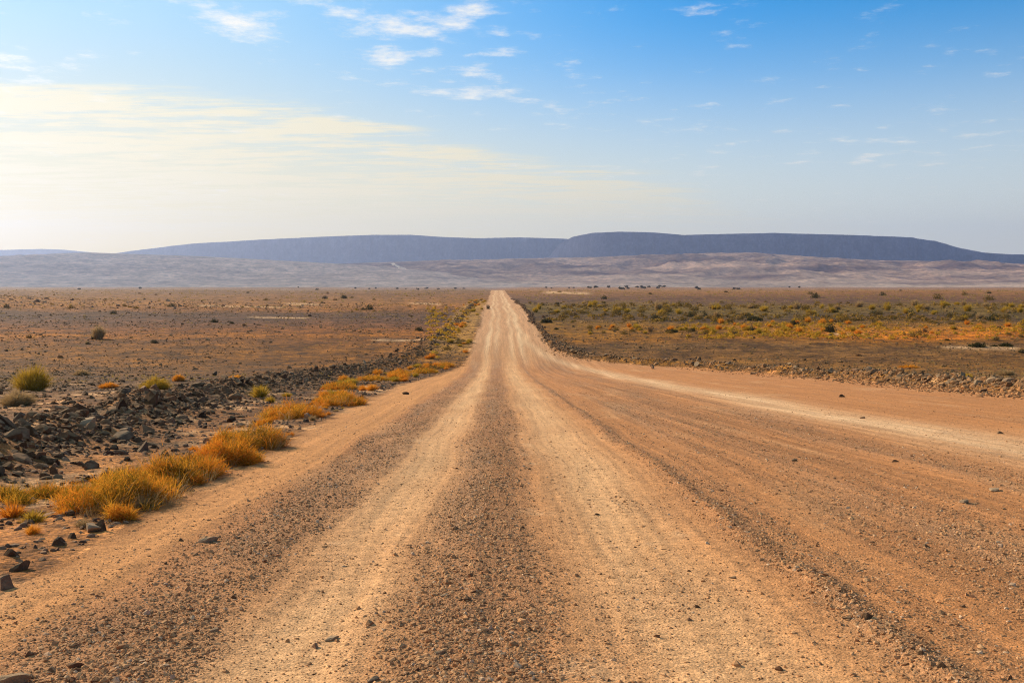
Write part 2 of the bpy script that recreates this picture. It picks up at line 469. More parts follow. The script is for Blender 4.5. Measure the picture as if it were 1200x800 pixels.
def scatter_mesh(name, shapes, P, S, tint, seed, tilt=0.5):
    """many stones in one mesh: P positions, S radius, tint colour of each"""
    r = np.random.default_rng(seed)
    N = len(P); which = r.integers(0, len(shapes), N)
    VV, FF, CC, base = [], [], [], 0
    for k, (v, f) in enumerate(shapes):
        i = np.where(which == k)[0]
        if not len(i): continue
        n = len(i)
        a = r.uniform(0, 2 * np.pi, n); b = r.normal(0, tilt, n)
        ca, sa, cb, sb = np.cos(a), np.sin(a), np.cos(b), np.sin(b)
        RX = np.zeros((n, 3, 3)); RX[:, 0, 0] = 1; RX[:, 1, 1] = cb; RX[:, 1, 2] = -sb; RX[:, 2, 1] = sb; RX[:, 2, 2] = cb
        RZ_ = np.zeros((n, 3, 3)); RZ_[:, 2, 2] = 1; RZ_[:, 0, 0] = ca; RZ_[:, 0, 1] = -sa; RZ_[:, 1, 0] = sa; RZ_[:, 1, 1] = ca
        M = RZ_ @ RX
        sv = v[None] * (S[i][:, None, None] * r.uniform(0.75, 1.25, (n, 1, 3)))
        w_ = np.einsum('nij,nvj->nvi', M, sv) + P[i][:, None, :]
        VV.append(w_.reshape(-1, 3)); CC.append(np.repeat(tint[i], len(v), 0))
        FF.append((f[None] + (base + np.arange(n) * len(v))[:, None, None]).reshape(-1, 3)); base += n * len(v)
    return make_mesh(name, np.concatenate(VV), [np.concatenate(FF)], {'Col': np.concatenate(CC)})


def mixcol(a, b, n, r, pw=1.0):
    t = r.uniform(0, 1, (n, 1)) ** pw
    return lin(a) * (1 - t) + lin(b) * t


# loose gravel on the road
r = np.random.default_rng(21)
N = 1150000
Yg = 3.4 * np.exp(r.uniform(0, 1, N) * math.log(100 / 3.4))
Xg = r.uniform(-1, 1, N) * (0.60 * Yg + 1.2)
gm = gravel_mask(Xg, Yg)
keep = on_road(Xg, Yg) & (r.uniform(0, 1, N) < np.clip(0.68 * gm + 0.16, 0, 1) * np.clip(1.1 * (8 / np.maximum(Yg, 8)) ** 0.25, 0, 1) * ss(98, 26, Yg))
Xg, Yg, gm = Xg[keep], Yg[keep], gm[keep]; n = len(Xg)
Sg = np.exp(r.normal(math.log(0.0066), 0.56, n)) * (0.62 + 0.6 * gm) * np.clip((Yg / 8) ** 0.30, 1, 1.7)
Sg = np.clip(Sg, 0.003, 0.026)
Pg = np.stack([Xg, Yg, height(Xg, Yg) - Sg * 0.05], -1)
small = [rock_shape(0, 3, 900 + k, (1, [.9, .7, .55][k % 3], [.5, .6, .42, .7][k % 4]), 0.16) for k in range(14)]
tg = mixcol((204, 150, 102), (150, 102, 66), n, r)
dk = r.uniform(0, 1, n) < 0.10; tg[dk] = mixcol((120, 78, 52), (92, 64, 46), int(dk.sum()), r)
lt = r.uniform(0, 1, n) < 0.06; tg[lt] = mixcol((214, 176, 138), (186, 150, 122), int(lt.sum()), r)
tag(link('gravel', scatter_mesh('gravel', small, Pg, Sg, tg, 22), M_STONE), kind='stuff')

# rubble: the small stones of the banks and of the verges
mid_shapes = [rock_shape(1, 7, 950 + k, (1, 0.8, 0.65), 0.03) for k in range(16)]
PP, SS_, TT = [], [], []


def rubble(X, Y, S, tint, sink=-0.05):
    PP.append(np.stack([X, Y, height(X, Y) + S * sink], -1)); SS_.append(S); TT.append(tint)


n = 9000                                   # left bank
Yb = 8.5 * np.exp(r.uniform(0, 1, n) ** 0.9 * math.log(135 / 8.5)); Xb = bank_left(Yb) + r.normal(0, 1, n) * (0.75 + 0.006 * Yb)
rubble(Xb, Yb, np.clip(np.exp(r.normal(math.log(0.055), 0.5, n)) * np.clip((Yb / 20) ** .35, .8, 1.6), .02, .26), mixcol((128, 90, 62), (54, 37, 27), n, r))
n = 5500                                   # stony field behind the left bank, thinning with distance
Yb = 14 * np.exp(r.uniform(0, 1, n) * math.log(75 / 14)); Xb = bank_left(Yb) - 0.4 - np.abs(r.normal(0, 1, n)) * (2.5 + Yb * 0.32)
rubble(Xb, Yb, np.clip(np.exp(r.normal(math.log(0.05), 0.45, n)) * np.clip((Yb / 25) ** .4, .8, 1.5), .02, .2), mixcol((124, 88, 60), (68, 47, 34), n, r))
n = 9000                                   # verge between the bank and the road
Yb = 5.5 * np.exp(r.uniform(0, 1, n) * math.log(110 / 5.5)); u = r.beta(1.1, 1.0, n); le = left_edge(Yb)
Xb = le - 0.05 - u * (le - bank_left(Yb) - 0.3)
kp = (fbm(Xb * 1.3, Yb * 0.9, 120, 3) + 0.25 * (u < 0.12) + r.normal(0, .25, n)) > -0.02
Xb, Yb = Xb[kp], Yb[kp]; n = len(Xb)
rubble(Xb, Yb, np.clip(np.exp(r.normal(math.log(0.026), 0.55, n)) * np.clip((Yb / 14) ** .5, .8, 2.2), .01, .13), mixcol((150, 112, 86), (76, 54, 44), n, r))
n = 6500                                   # right bank
Yb = 32 * np.exp(r.uniform(0, 1, n) * math.log(128 / 32)); Xb = bank_right(Yb) + r.normal(0, 1, n) * 0.75
rubble(Xb, Yb, np.clip(np.exp(r.normal(math.log(0.085), 0.45, n)), .03, .24), mixcol((166, 120, 80), (70, 49, 35), n, r))
n = 3200                                   # pebbly skirt of the right bank
Yb = 32 * np.exp(r.uniform(0, 1, n) * math.log(110 / 32)); Xb = bank_right(Yb) - 0.9 - np.abs(r.normal(0, 1, n)) * 0.9
rubble(Xb, Yb, np.clip(np.exp(r.normal(math.log(0.05), 0.4, n)), .02, .14), mixcol((186, 130, 84), (104, 70, 46), n, r))
n = 1500
Yb = 104 * np.exp(r.uniform(0, 1, n) * math.log(340 / 104)); Xb = right_edge(Yb) + .5 + r.normal(0, .28, n)
rubble(Xb, Yb, np.clip(np.exp(r.normal(math.log(0.12), 0.4, n)), .05, .26), mixcol((120, 80, 54), (62, 42, 32), n, r))
n = 1500
Yb = 120 * np.exp(r.uniform(0, 1, n) * math.log(300 / 120)); Xb = bank_left(Yb) + r.normal(0, .4, n)
rubble(Xb, Yb, np.clip(np.exp(r.normal(math.log(0.12), 0.4, n)), .05, .26), mixcol((104, 74, 50), (54, 38, 28), n, r))
for sgn, n, cA, cB in ((-1, 34000, (150, 106, 66), (92, 62, 42)), (1, 34000, (140, 104, 64), (76, 55, 38))):    # stony plains either side
    Yb = 45 * np.exp(r.uniform(0, 1, n) * math.log(270 / 45))
    X0 = np.where(sgn < 0, left_edge(Yb), np.maximum(bank_right(Yb), 6)) + sgn * 1.5
    Xb = X0 + sgn * r.uniform(0, 1, n) * (0.58 * Yb)
    kp = fbm(Xb / 14, Yb / 26, 121 + sgn, 3) + r.normal(0, .22, n) > -0.05
    Xb, Yb = Xb[kp], Yb[kp]
    rubble(Xb, Yb, np.clip(np.exp(r.normal(math.log(0.058), 0.42, len(Xb))) * np.clip((Yb / 70) ** .6, .7, 2.0), .03, .3), mixcol(cA, cB, len(Xb), r))
n = 700                                    # pale and dark stones on the low rise to the left
Xb = -150 + r.normal(0, 45, n); Yb = 235 + r.normal(0, 22, n)
rubble(Xb, Yb, np.exp(r.normal(math.log(0.28), 0.4, n)), mixcol((190, 150, 120), (74, 56, 48), n, r, 0.4))
tag(link('rubble', scatter_mesh('rubble', mid_shapes, np.concatenate(PP), np.concatenate(SS_), np.concatenate(TT), 23), M_STONE), kind='stuff')

# single rocks
ROCKS = {}


def rock_mesh(k, mat):
    key = (k, mat.name)
    if key not in ROCKS:
        v, f = rock_shape(2, 11, 300 + k, [(1, .7, .7), (1, .6, .5), (1, .85, .8), (1, .55, .32)][k % 4], 0.012)
        ROCKS[key] = make_mesh('rock_' + mat.name, v, [f]); ROCKS[key].materials.append(mat)
    return ROCKS[key]


def put_rock(name, X, Y, size, mat, k, label, cat, group=None, rz=None, tilt=None, flat=1.0, sink=0.12):
    o = link(name, rock_mesh(k, mat))
    h = size / 2
    o.location = (X, Y, float(height(X, Y)) + h * sink)
    o.rotation_euler = (r.normal(0, .3) if tilt is None else tilt, r.normal(0, .25) if tilt is None else 0.0, r.uniform(0, 6.28) if rz is None else rz)
    o.scale = (h, h * r.uniform(.85, 1.15), h * flat * r.uniform(.9, 1.1))
    return tag(o, label, cat, group)


NAMES = {M_RDARK: 'dark brown', M_RGREY: 'grey', M_RTAN: 'pale tan', M_RRED: 'reddish brown'}
# rocks that stand out in the photograph: column, row, width in pixels, material, shape, label
for px, py, wpx, mt, k, fl, lab in (
        (75, 513, 27, M_RRED, 2, 1.1, 'rounded reddish boulder crowning the near stone bank, biggest in that bank'),
        (96, 506, 24, M_RDARK, 1, 1.3, 'dark tilted slab just behind the rounded reddish boulder'),
        (101, 519, 22, M_RTAN, 3, 0.8, 'flat pale slab lying beside the rounded reddish boulder'),
        (54, 505, 20, M_RGREY, 0, 1.0, 'grey block leaning against the rounded reddish boulder'),
        (28, 521, 24, M_RGREY, 1, 1.2, 'flat-topped grey rock near the low end of the left bank'),
        (145, 520, 20, M_RGREY, 3, 1.3, 'grey flat-topped rock at the foot of the bank above the largest grass clump'),
        (12, 548, 26, M_RDARK, 2, 1.0, 'large dark rock at the low end of the left bank, lowest of the bank'),
        (36, 538, 22, M_RDARK, 0, 1.2, 'dark angular rock next to the lowest rock of the left bank'),
        (109, 622, 22, M_RTAN, 3, 1.0, 'long pale flat-topped stone below the small orange tuft on the verge'),
        (69, 640, 16, M_RDARK, 0, 1.0, 'black angular stone in the verge rubble below the low tuft'),
        (80, 607, 14, M_RDARK, 3, 1.0, 'dark flat stone on the sand between the two lowest grass clumps'),
        (6, 688, 26, M_RRED, 3, 1.2, 'reddish flat rock at the road edge, lowest on the verge'),
        (12, 655, 18, M_RDARK, 1, 1.0, 'dark wedge stone above the lowest reddish rock of the verge'),
        (22, 668, 20, M_RDARK, 3, 1.0, 'dark flat stone beside the lowest reddish rock of the verge'),
        (220, 575, 15, M_RDARK, 1, 1.0, 'dark stone tucked against the road edge below the largest grass clump'),
        (203, 582, 18, M_RGREY, 3, 1.0, 'long grey stone on the road edge below the largest grass clump'),
        (428, 434, 8, M_RTAN, 2, 1.9, 'upright pale pointed stone at the far end of the left bank'),
        (250, 440, 8, M_RDARK, 2, 1.9, 'dark upright stone standing alone behind the left bank'),
        (765, 432, 9, M_RRED, 2, 1.3, 'rusty block at the corner where the right bank meets the turnout'),
        (1055, 450, 10, M_RTAN, 0, 1.0, 'pale block on top of the right bank, first of two pale blocks'),
        (1093, 451, 10, M_RTAN, 2, 1.1, 'pale block on top of the right bank beside the yellow domed tuft'),
        (1062, 455, 6, M_RRED, 2, 1.0, 'small rusty rock at the foot of the right bank'),
        (1163, 456, 17, M_RGREY, 1, 1.4, 'grey leaning slab near the thick end of the right bank'),
        (1185, 458, 18, M_RGREY, 2, 1.0, 'large grey rock at the thick end of the right bank, its biggest')):
    X, Y = at(px, py)
    put_rock('boulder' if 'boulder' in lab else 'rock', X, Y, wpx * Y / FPX * 1.05, mt, k, lab, 'rock', flat=fl)


def stretch(Y, cuts, words_):
    return words_[int(np.searchsorted(cuts, Y))]


for i in range(150):                        # the left bank
    Y = 9.5 * math.exp((i + r.uniform(0, 1)) / 150 * math.log(100 / 9.5)); off = r.normal(0, .62 + .005 * Y)
    X = float(bank_left(Y)) + off
    mt = [M_RDARK, M_RDARK, M_RDARK, M_RGREY, M_RRED][r.integers(0, 5)]
    size = float(np.clip(np.exp(r.normal(math.log(0.22), 0.36)), .12, .36 if Y < 30 else .5)) * np.clip((Y / 22) ** .3, .85, 1.5)
    place = stretch(Y, [16, 26, 45, 70], ['low near end of the left stone bank', 'left stone bank around the rounded reddish boulder', 'middle of the left stone bank', 'upper left stone bank bending to the road', 'far tail of the left stone bank'])
    put_rock('rock', X, Y, size, mt, int(r.integers(0, 12)), f'{NAMES[mt]} angular rock heaped in the {place}', 'rock', f'{NAMES[mt]} rocks of the {place}')
for i in range(82):                         # the right bank
    Y = 34 * math.exp((i + r.uniform(0, 1)) / 82 * math.log(118 / 34))
    X = float(bank_right(Y)) + r.normal(-0.1, .55)
    mt = [M_RDARK, M_RGREY, M_RTAN, M_RGREY, M_RRED, M_RTAN][r.integers(0, 6)]
    size = float(np.clip(np.exp(r.normal(math.log(0.36), 0.36)), .18, .8))
    place = stretch(Y, [55, 80, 98], ['thick end of the right stone bank', 'middle of the right stone bank', 'thin stretch of the right stone bank', 'roadward corner of the right stone bank'])
    put_rock('rock', X, Y, size, mt, int(r.integers(0, 12)), f'{NAMES[mt]} broken rock in the {place}', 'rock', f'{NAMES[mt]} rocks of the {place}')
for i in range(44):                         # along the left edge of the road
    Y = 6.5 * math.exp((i + r.uniform(0, 1)) / 44 * math.log(60 / 6.5))
    X = float(left_edge(Y)) - 0.12 - abs(r.normal(0, .35)) - (r.uniform(0, 1.8) if r.uniform() < .35 else 0)
    mt = [M_RDARK, M_RGREY, M_RRED, M_RDARK][r.integers(0, 4)]
    size = float(np.clip(np.exp(r.normal(math.log(0.13), 0.35)), .07, .28)) * np.clip((Y / 12) ** .3, .9, 1.6)
    place = stretch(Y, [9.5, 16, 30], ['bare verge below the grass clumps', 'road edge under the largest grass clump', 'road edge between the leaning grass clumps', 'verge towards the dip in the road'])
    put_rock('rock', X, Y, size, mt, int(r.integers(0, 12)), f'{NAMES[mt]} stone lying loose on the {place}', 'rock', f'{NAMES[mt]} stones on the {place}')

# stones lying on the road itself
for px, py, wpx, mt, k, fl, lab in (
        (13, 799, 34, M_RTAN, 3, 0.7, 'pale flat stone at the very bottom corner of the dirt road'),
        (243, 634, 19, M_RTAN, 3, 0.8, 'pale flat stone alone on the gravel beside the sandy road edge'),
        (212, 634, 8, M_RDARK, 1, 0.9, 'small dark stone beside the lone pale flat stone'),
        (992, 727, 11, M_RDARK, 2, 0.9, 'dark rounded stone on the gravel ridge, first of a pair'),
        (1017, 730, 15, M_RDARK, 1, 0.9, 'wide dark stone on the gravel ridge, second of a pair'),
        (1080, 776, 15, M_RDARK, 0, 0.8, 'dark stone on the gravel ridge below the pair of stones'),
        (1104, 792, 15, M_RDARK, 1, 0.8, 'dark stone at the bottom end of the gravel ridge'),
        (987, 465, 8, M_RDARK, 0, 1.0, 'dark rock alone on the red turnout before the right bank'),
        (369, 752, 12, M_RRED, 1, 0.8, 'reddish stone in the pale wheel track'),
        (388, 744, 16, M_RTAN, 3, 0.5, 'pale flat sliver set in the wheel track beside the reddish stone'),
        (475, 462, 7, M_RDARK, 3, 1.0, 'dark flat stone on the road shoulder past the last leaning clump'),
        (1130, 590, 12, M_RGREY, 3, 0.7, 'grey flat stone out on the red gravel of the turnout'),
        (1165, 575, 15, M_RTAN, 3, 0.5, 'pale slab edge showing in the turnout gravel'),
        (858, 676, 9, M_RDARK, 2, 0.8, 'dark pebble in the wheel track, first of three'),
        (817, 707, 8, M_RDARK, 1, 0.8, 'dark pebble in the wheel track, second of three'),
        (808, 722, 8, M_RRED, 1, 0.8, 'reddish pebble in the wheel track, third of three'),
        (1050, 541, 9, M_RDARK, 0, 0.8, 'dark stone on the gravel beside the sandy side track'),
        (1010, 490, 7, M_RRED, 2, 0.8, 'reddish stone on the far side of the sandy side track'),
        (520, 700, 11, M_RTAN, 2, 0.7, 'pale stone in the loose gravel strip between the wheel tracks'),
        (515, 768, 14, M_RTAN, 3, 0.6, 'pale flat stone low in the central gravel strip'),
        (436, 797, 18, M_RGREY, 2, 0.7, 'grey stone at the bottom of the central gravel strip'),
        (60, 785, 14, M_RDARK, 1, 0.7, 'dark stone near the bottom corner pale stone'),
        (88, 783, 15, M_RRED, 3, 0.8, 'rusty flat stone next to the dark stone at the bottom'),
        (250, 740, 12, M_RTAN, 2, 0.7, 'pale stone on the gravel band between verge and wheel track'),
        (1085, 640, 10, M_RDARK, 1, 0.8, 'dark stone on red gravel past the ridge'),
        (1140, 700, 10, M_RRED, 0, 0.8, 'reddish stone on red gravel past the ridge'),
        (930, 540, 8, M_RDARK, 2, 0.8, 'dark stone in the brown gravel field'),
        (700, 600, 7, M_RDARK, 0, 0.7, 'small dark stone in the sandy wheel track'),
        (1172, 508, 9, M_RDARK, 1, 0.8, 'dark stone on red earth by the right bank foot')):
    X, Y = at(px, py)
    put_rock('stone', X, Y, wpx * Y / FPX, mt, k, lab, 'stone', flat=fl, tilt=float(r.normal(0, .1)), rz=float(r.normal(0, .4)), sink=0.12)


# ------------------------------------------------------------------ grass and shrubs
def blades(n, rx, ry, h, seed, width=0.006, spread=0.55, lean=(0.0, 0.0), curl=0.25, dome=0.5, root=1.0, ground=None, seg=3, tufts=0):
    """curved tapering blades growing from an elliptic patch"""
    q = np.random.default_rng(seed)
    a = q.uniform(0, 2 * np.pi, n); rad = np.sqrt(q.uniform(0, 1, n))
    lump = 1 + 0.35 * pn(np.cos(a) * rad * 2.2 + seed, np.sin(a) * rad * 2.2, 3)
    tint0 = np.zeros(n)
    if tufts:
        tq_ = np.random.default_rng(seed // 3)
        ta, tr_ = tq_.uniform(0, 2 * np.pi, tufts), np.sqrt(tq_.uniform(0, 1, tufts))
        tx, ty = np.cos(ta) * tr_ * rx, np.sin(ta) * tr_ * ry
        th = tq_.uniform(.5, 1.15, tufts) * (1 - .35 * tr_ ** 2); tc = tq_.normal(0, .3, tufts)
        k = q.integers(0, tufts, n); sr = np.sqrt(rx * ry / tufts) * 1.1
        bx, by = tx[k] + np.cos(a) * rad * sr * .5, ty[k] + np.sin(a) * rad * sr * .5
        lump = lump * th[k]; tint0 = tc[k]
        sp_ = q.uniform(.15, 1.0, n) * spread * h * th[k]
        ox, oy = np.cos(a) * sp_ + lean[0] * h, np.sin(a) * sp_ + lean[1] * h
        dome = .15
    else:
        bx, by = np.cos(a) * rad * rx * root, np.sin(a) * rad * ry * root
        ox, oy = np.cos(a) * rad * spread * h + lean[0] * h, np.sin(a) * rad * spread * h + lean[1] * h
    ox += q.normal(0, .16, n) * h; oy += q.normal(0, .16, n) * h
    L = h * (1 - dome * rad ** 2) * q.uniform(.45, 1.1, n) * lump
    bz = np.zeros(n) if ground is None else ground(bx, by)
    wa = q.uniform(0, np.pi, n); wx, wy = np.cos(wa), np.sin(wa)
    w0 = width * q.uniform(.6, 1.4, n)
    V, tq = [], np.linspace(0, 1, seg + 1)
    for t in tq[:-1]:
        c = np.stack([bx + ox * t ** 1.3, by + oy * t ** 1.3, bz + L * (t - curl * t * t) / (1 - curl) - .01], -1)
        dw = np.stack([wx * w0 * (1 - .6 * t), wy * w0 * (1 - .6 * t), np.zeros(n)], -1)
        V += [c - dw, c + dw]
    V.append(np.stack([bx + ox, by + oy, bz + L - .01], -1))
    K = 2 * seg + 1
    VV = np.stack(V, 1).reshape(-1, 3)
    b0 = np.arange(n) * K
    quads = np.concatenate([np.stack([b0 + 2 * s, b0 + 2 * s + 1, b0 + 2 * s + 3, b0 + 2 * s + 2], -1) for s in range(seg - 1)]) if seg > 1 else np.zeros((0, 4), int)
    tris = np.stack([b0 + 2 * seg - 2, b0 + 2 * seg - 1, b0 + 2 * seg], -1)
    return VV, [quads, tris], np.repeat(np.clip(q.normal(.45, .22, n) + tint0, 0, 1), K)


def tangle(n, rx, ry, h, seed, width, length, tufts, ground=None):
    """short wiry strands filling a few joined mounds"""
    q = np.random.default_rng(seed); tq_ = np.random.default_rng(seed // 5)
    ta, tr_ = tq_.uniform(0, 2 * np.pi, tufts), np.sqrt(tq_.uniform(0, 1, tufts))
    tx, ty = np.cos(ta) * tr_ * rx, np.sin(ta) * tr_ * ry
    th = tq_.uniform(.2, 1.25, tufts) * (1.05 - .5 * tr_ ** 2); tc = tq_.normal(0, .36, tufts)
    k = q.integers(0, tufts, n); sr = np.sqrt(rx * ry / tufts) * (.75 + .5 * th[k])
    u = q.normal(size=(n, 3)); u[:, 2] = np.abs(u[:, 2]); u /= np.linalg.norm(u, axis=1)[:, None]
    rad = q.uniform(0, 1, n) ** .6 * (1 + .2 * q.normal(size=n) ** 2 * .4)
    c = np.stack([tx[k] + u[:, 0] * rad * sr, ty[k] + u[:, 1] * rad * sr, u[:, 2] * rad * h * th[k]], -1)
    if ground is not None: c[:, 2] += ground(c[:, 0], c[:, 1])
    dr = u * .55 + q.normal(0, .55, (n, 3)) + np.array([.15, -.05, .35]); dr /= np.linalg.norm(dr, axis=1)[:, None]
    b2 = q.normal(0, .35, (n, 3)) + np.array([0, 0, -.1]); L = length * q.uniform(.5, 1.5, (n, 1))
    wv = np.cross(dr, q.normal(size=(n, 3))); wv /= np.linalg.norm(wv, axis=1)[:, None]; wv *= width * q.uniform(.6, 1.3, (n, 1))
    m_ = c + dr * L * .5; e_ = c + (dr + b2 * .6) * L
    V = np.stack([c - wv, c + wv, m_ - wv * .8, m_ + wv * .8, e_], 1).reshape(-1, 3)
    b0 = np.arange(n) * 5
    return V, [np.stack([b0, b0 + 1, b0 + 3, b0 + 2], -1), np.stack([b0 + 2, b0 + 3, b0 + 4], -1)], np.repeat(np.clip(q.normal(.45, .22, n) + tc[k], 0, 1), 5)


def leaves(n, rx, ry, h, seed, size=0.03, hollow=0.35, flat=0.0):
    """small leaf faces spread through a lumpy dome"""
    q = np.random.default_rng(seed)
    u = q.normal(size=(n, 3)); u[:, 2] = np.abs(u[:, 2]) * 0.95 + flat; u /= np.linalg.norm(u, axis=1)[:, None]
    az = np.arctan2(u[:, 1], u[:, 0])
    lump = 0.78 + 0.38 * pn(az * 1.3 + seed * 3.1, u[:, 2] * 2.2, 5) + 0.2 * pn(az * 3.1, u[:, 2] * 5 + seed, 6)
    rr = (hollow + (1 - hollow) * q.uniform(0, 1, n) ** 0.5) * lump
    c = u * rr[:, None] * np.array([rx, ry, h])
    c[:, 2] = np.maximum(c[:, 2], size * .3)
    d1 = q.normal(size=(n, 3)); d1 /= np.linalg.norm(d1, axis=1)[:, None]
    d2 = np.cross(d1, q.normal(size=(n, 3))); d2 /= np.linalg.norm(d2, axis=1)[:, None]
    s = size * q.uniform(.6, 1.5, (n, 1))
    V = np.stack([c - d1 * s, c + d2 * s * .5, c + d1 * s, c - d2 * s * .5], 1).reshape(-1, 3)
    b = np.arange(n) * 4
    return V, [np.stack([b, b + 1, b + 2, b + 3], -1)], np.repeat(np.clip(q.normal(.45, .3, n), 0, 1), 4)


def plant_mesh(name, data, mat):
    V, F, T = data
    me = make_mesh(name, V, F, {'tint': T}); me.materials.append(mat)
    return me


def grass_clump(px, py, rx, ry, h, label, n=5000, green=0.4, lean=(0.16, -0.06), name='grass_clump', XY=None):
    X, Y = XY or at(px, py)
    e = link(name, None, loc=(X, Y, float(height(X, Y))))
    tag(e, label, 'grass', 'leaning orange grass clumps on the left verge')
    g0 = float(height(X, Y)); gd = lambda bx, by: height(X + bx, Y + by, False) - g0
    sd = int(abs(px) * 7 + py * 13)
    wd = 0.0015 + 0.00009 * Y; tf = max(6, int(rx * ry * 38)); h = h * .70; ln = .095 + .0012 * Y

    def both(p, q):
        return np.concatenate([p[0], q[0]]), [p[1][0], p[1][1], q[1][0] + len(p[0]), q[1][1] + len(p[0])], np.concatenate([p[2], q[2]])
    nd = int(n * (1 - green)); ng = int(n * green)
    link('dry_strand_tuft', plant_mesh('dry_strand_tuft', both(tangle(int(nd * 2.2), rx, ry, h, sd * 5, wd, ln, tf, gd), blades(int(nd * .2), rx, ry, h * 1.05, sd, wd, .9, lean, .55, .45, ground=gd, tufts=tf, seg=3)), M_DRY), parent=e)
    link('green_strand_tuft', plant_mesh('green_strand_tuft', both(tangle(int(ng * 2.6), rx * .9, ry * .9, h * .85, sd * 5 + 1, wd, ln, tf, gd), blades(int(ng * .1), rx, ry, h * .8, sd + 1, wd, .9, lean, .6, .4, ground=gd, tufts=tf, seg=3)), M_GREEN), parent=e)
    link('dead_stalk_tuft', plant_mesh('dead_stalk_tuft', blades(int(n * .09), rx * 1.1, ry * 1.1, h * 1.1, sd + 2, wd * .8, 1.1, lean, .4, .35, ground=gd, tufts=tf), M_TAN), parent=e)
    return e


for a_ in (
        (140, 590, .62, 1.0, .44, 'largest orange grass clump on the verge, spreading low beside the road', 9000, .45),
        (203, 563, .5, 1.1, .44, 'long orange grass clump joined to the far end of the largest clump', 8000, .45),
        (262, 543, .42, .6, .46, 'short fiery orange clump in front of the tall rounded clump', 4200, .25),
        (291, 525, .52, .85, .62, 'tall rounded yellow green clump with dark shaded foot beside the road', 7000, .5),
        (345, 488, .75, 1.3, .56, 'bright yellow orange clump leaning to the road beyond the tall rounded clump', 6000, .3),
        (398, 474, .75, 1.6, .55, 'yellow clump with green middle following the bright leaning clump', 6000, .4),
        (396, 456, .8, 1.1, .42, 'small golden clump between the yellow green-hearted clump and the stone bank', 2600, .35),
        (30, 584, .42, .4, .2, 'low thin tuft on the sand at the foot of the bank', 1500, .5),
        (139, 609, .13, .12, .22, 'tiny bright orange tuft at the road edge below the largest clump', 500, 0.1),
        (437, 446, .9, 1.5, .5, 'golden clump on the verge where the road starts to dip', 3000, .45),
        (470, 440, 1.0, 2.0, .5, 'orange and yellow clump on the verge before the dip', 3000, .35),
        (497, 437, 1.0, 2.0, .5, 'greenish yellow clump on the verge at the foot of the dip', 2800, .5),
        (521, 430, .8, 1.8, .5, 'last golden clump on the verge at the bottom of the dip', 2200, .4)):
    grass_clump(*a_)

# shrubs and tussocks one can pick out on the plains: column, row of the foot, width, height in pixels, kind, label
KIND = {'yellow': (M_YELLOW, 'yellow green'), 'tan': (M_TAN, 'dry tan'), 'olive': (M_OLIVE, 'olive'), 'dark': (M_DARK, 'dark green'), 'red': (M_RED, 'rusty brown'), 'dry': (M_DRY, 'orange')}


def shrub(px, py, wpx, hpx, kind, label):
    X, Y = at(px, py); wd, h = wpx * Y / FPX, hpx * Y / FPX
    mat = KIND[kind][0]; sd = int(px * 3 + py * 17)
    e = link('shrub', None, loc=(X, Y, float(height(X, Y)) - .02))
    tag(e, label, 'shrub')
    big = wpx >= 14
    if kind in ('yellow', 'tan', 'dry') and big:
        f = blades(2600 if wpx > 25 else 1200, wd / 2 * .55, wd / 2 * .55, h, sd, .010 * Y / 45, .30 * wd / h, (0.05, 0), .25, .55)
        f2 = leaves(900 if wpx > 25 else 300, wd / 2, wd / 2, h, sd + 1, .028 * Y / 45, .3)
        f = (np.concatenate([f[0], f2[0]]), [f[1][0], f[1][1], f2[1][0] + len(f[0])], np.concatenate([f[2], f2[2]]))
    else:
        f = leaves(700 if big else 320, wd / 2, wd / 2, h, sd, max(.05, wd * .045), .25)
    link('foliage', plant_mesh('foliage', f, mat), parent=e)
    link('stem', plant_mesh('stem', blades(40, wd * .12, wd * .12, h * .75, sd + 3, .012 * Y / 60, .5 * wd / h, (0, 0), .1, .2), M_TWIG), parent=e)
    return e


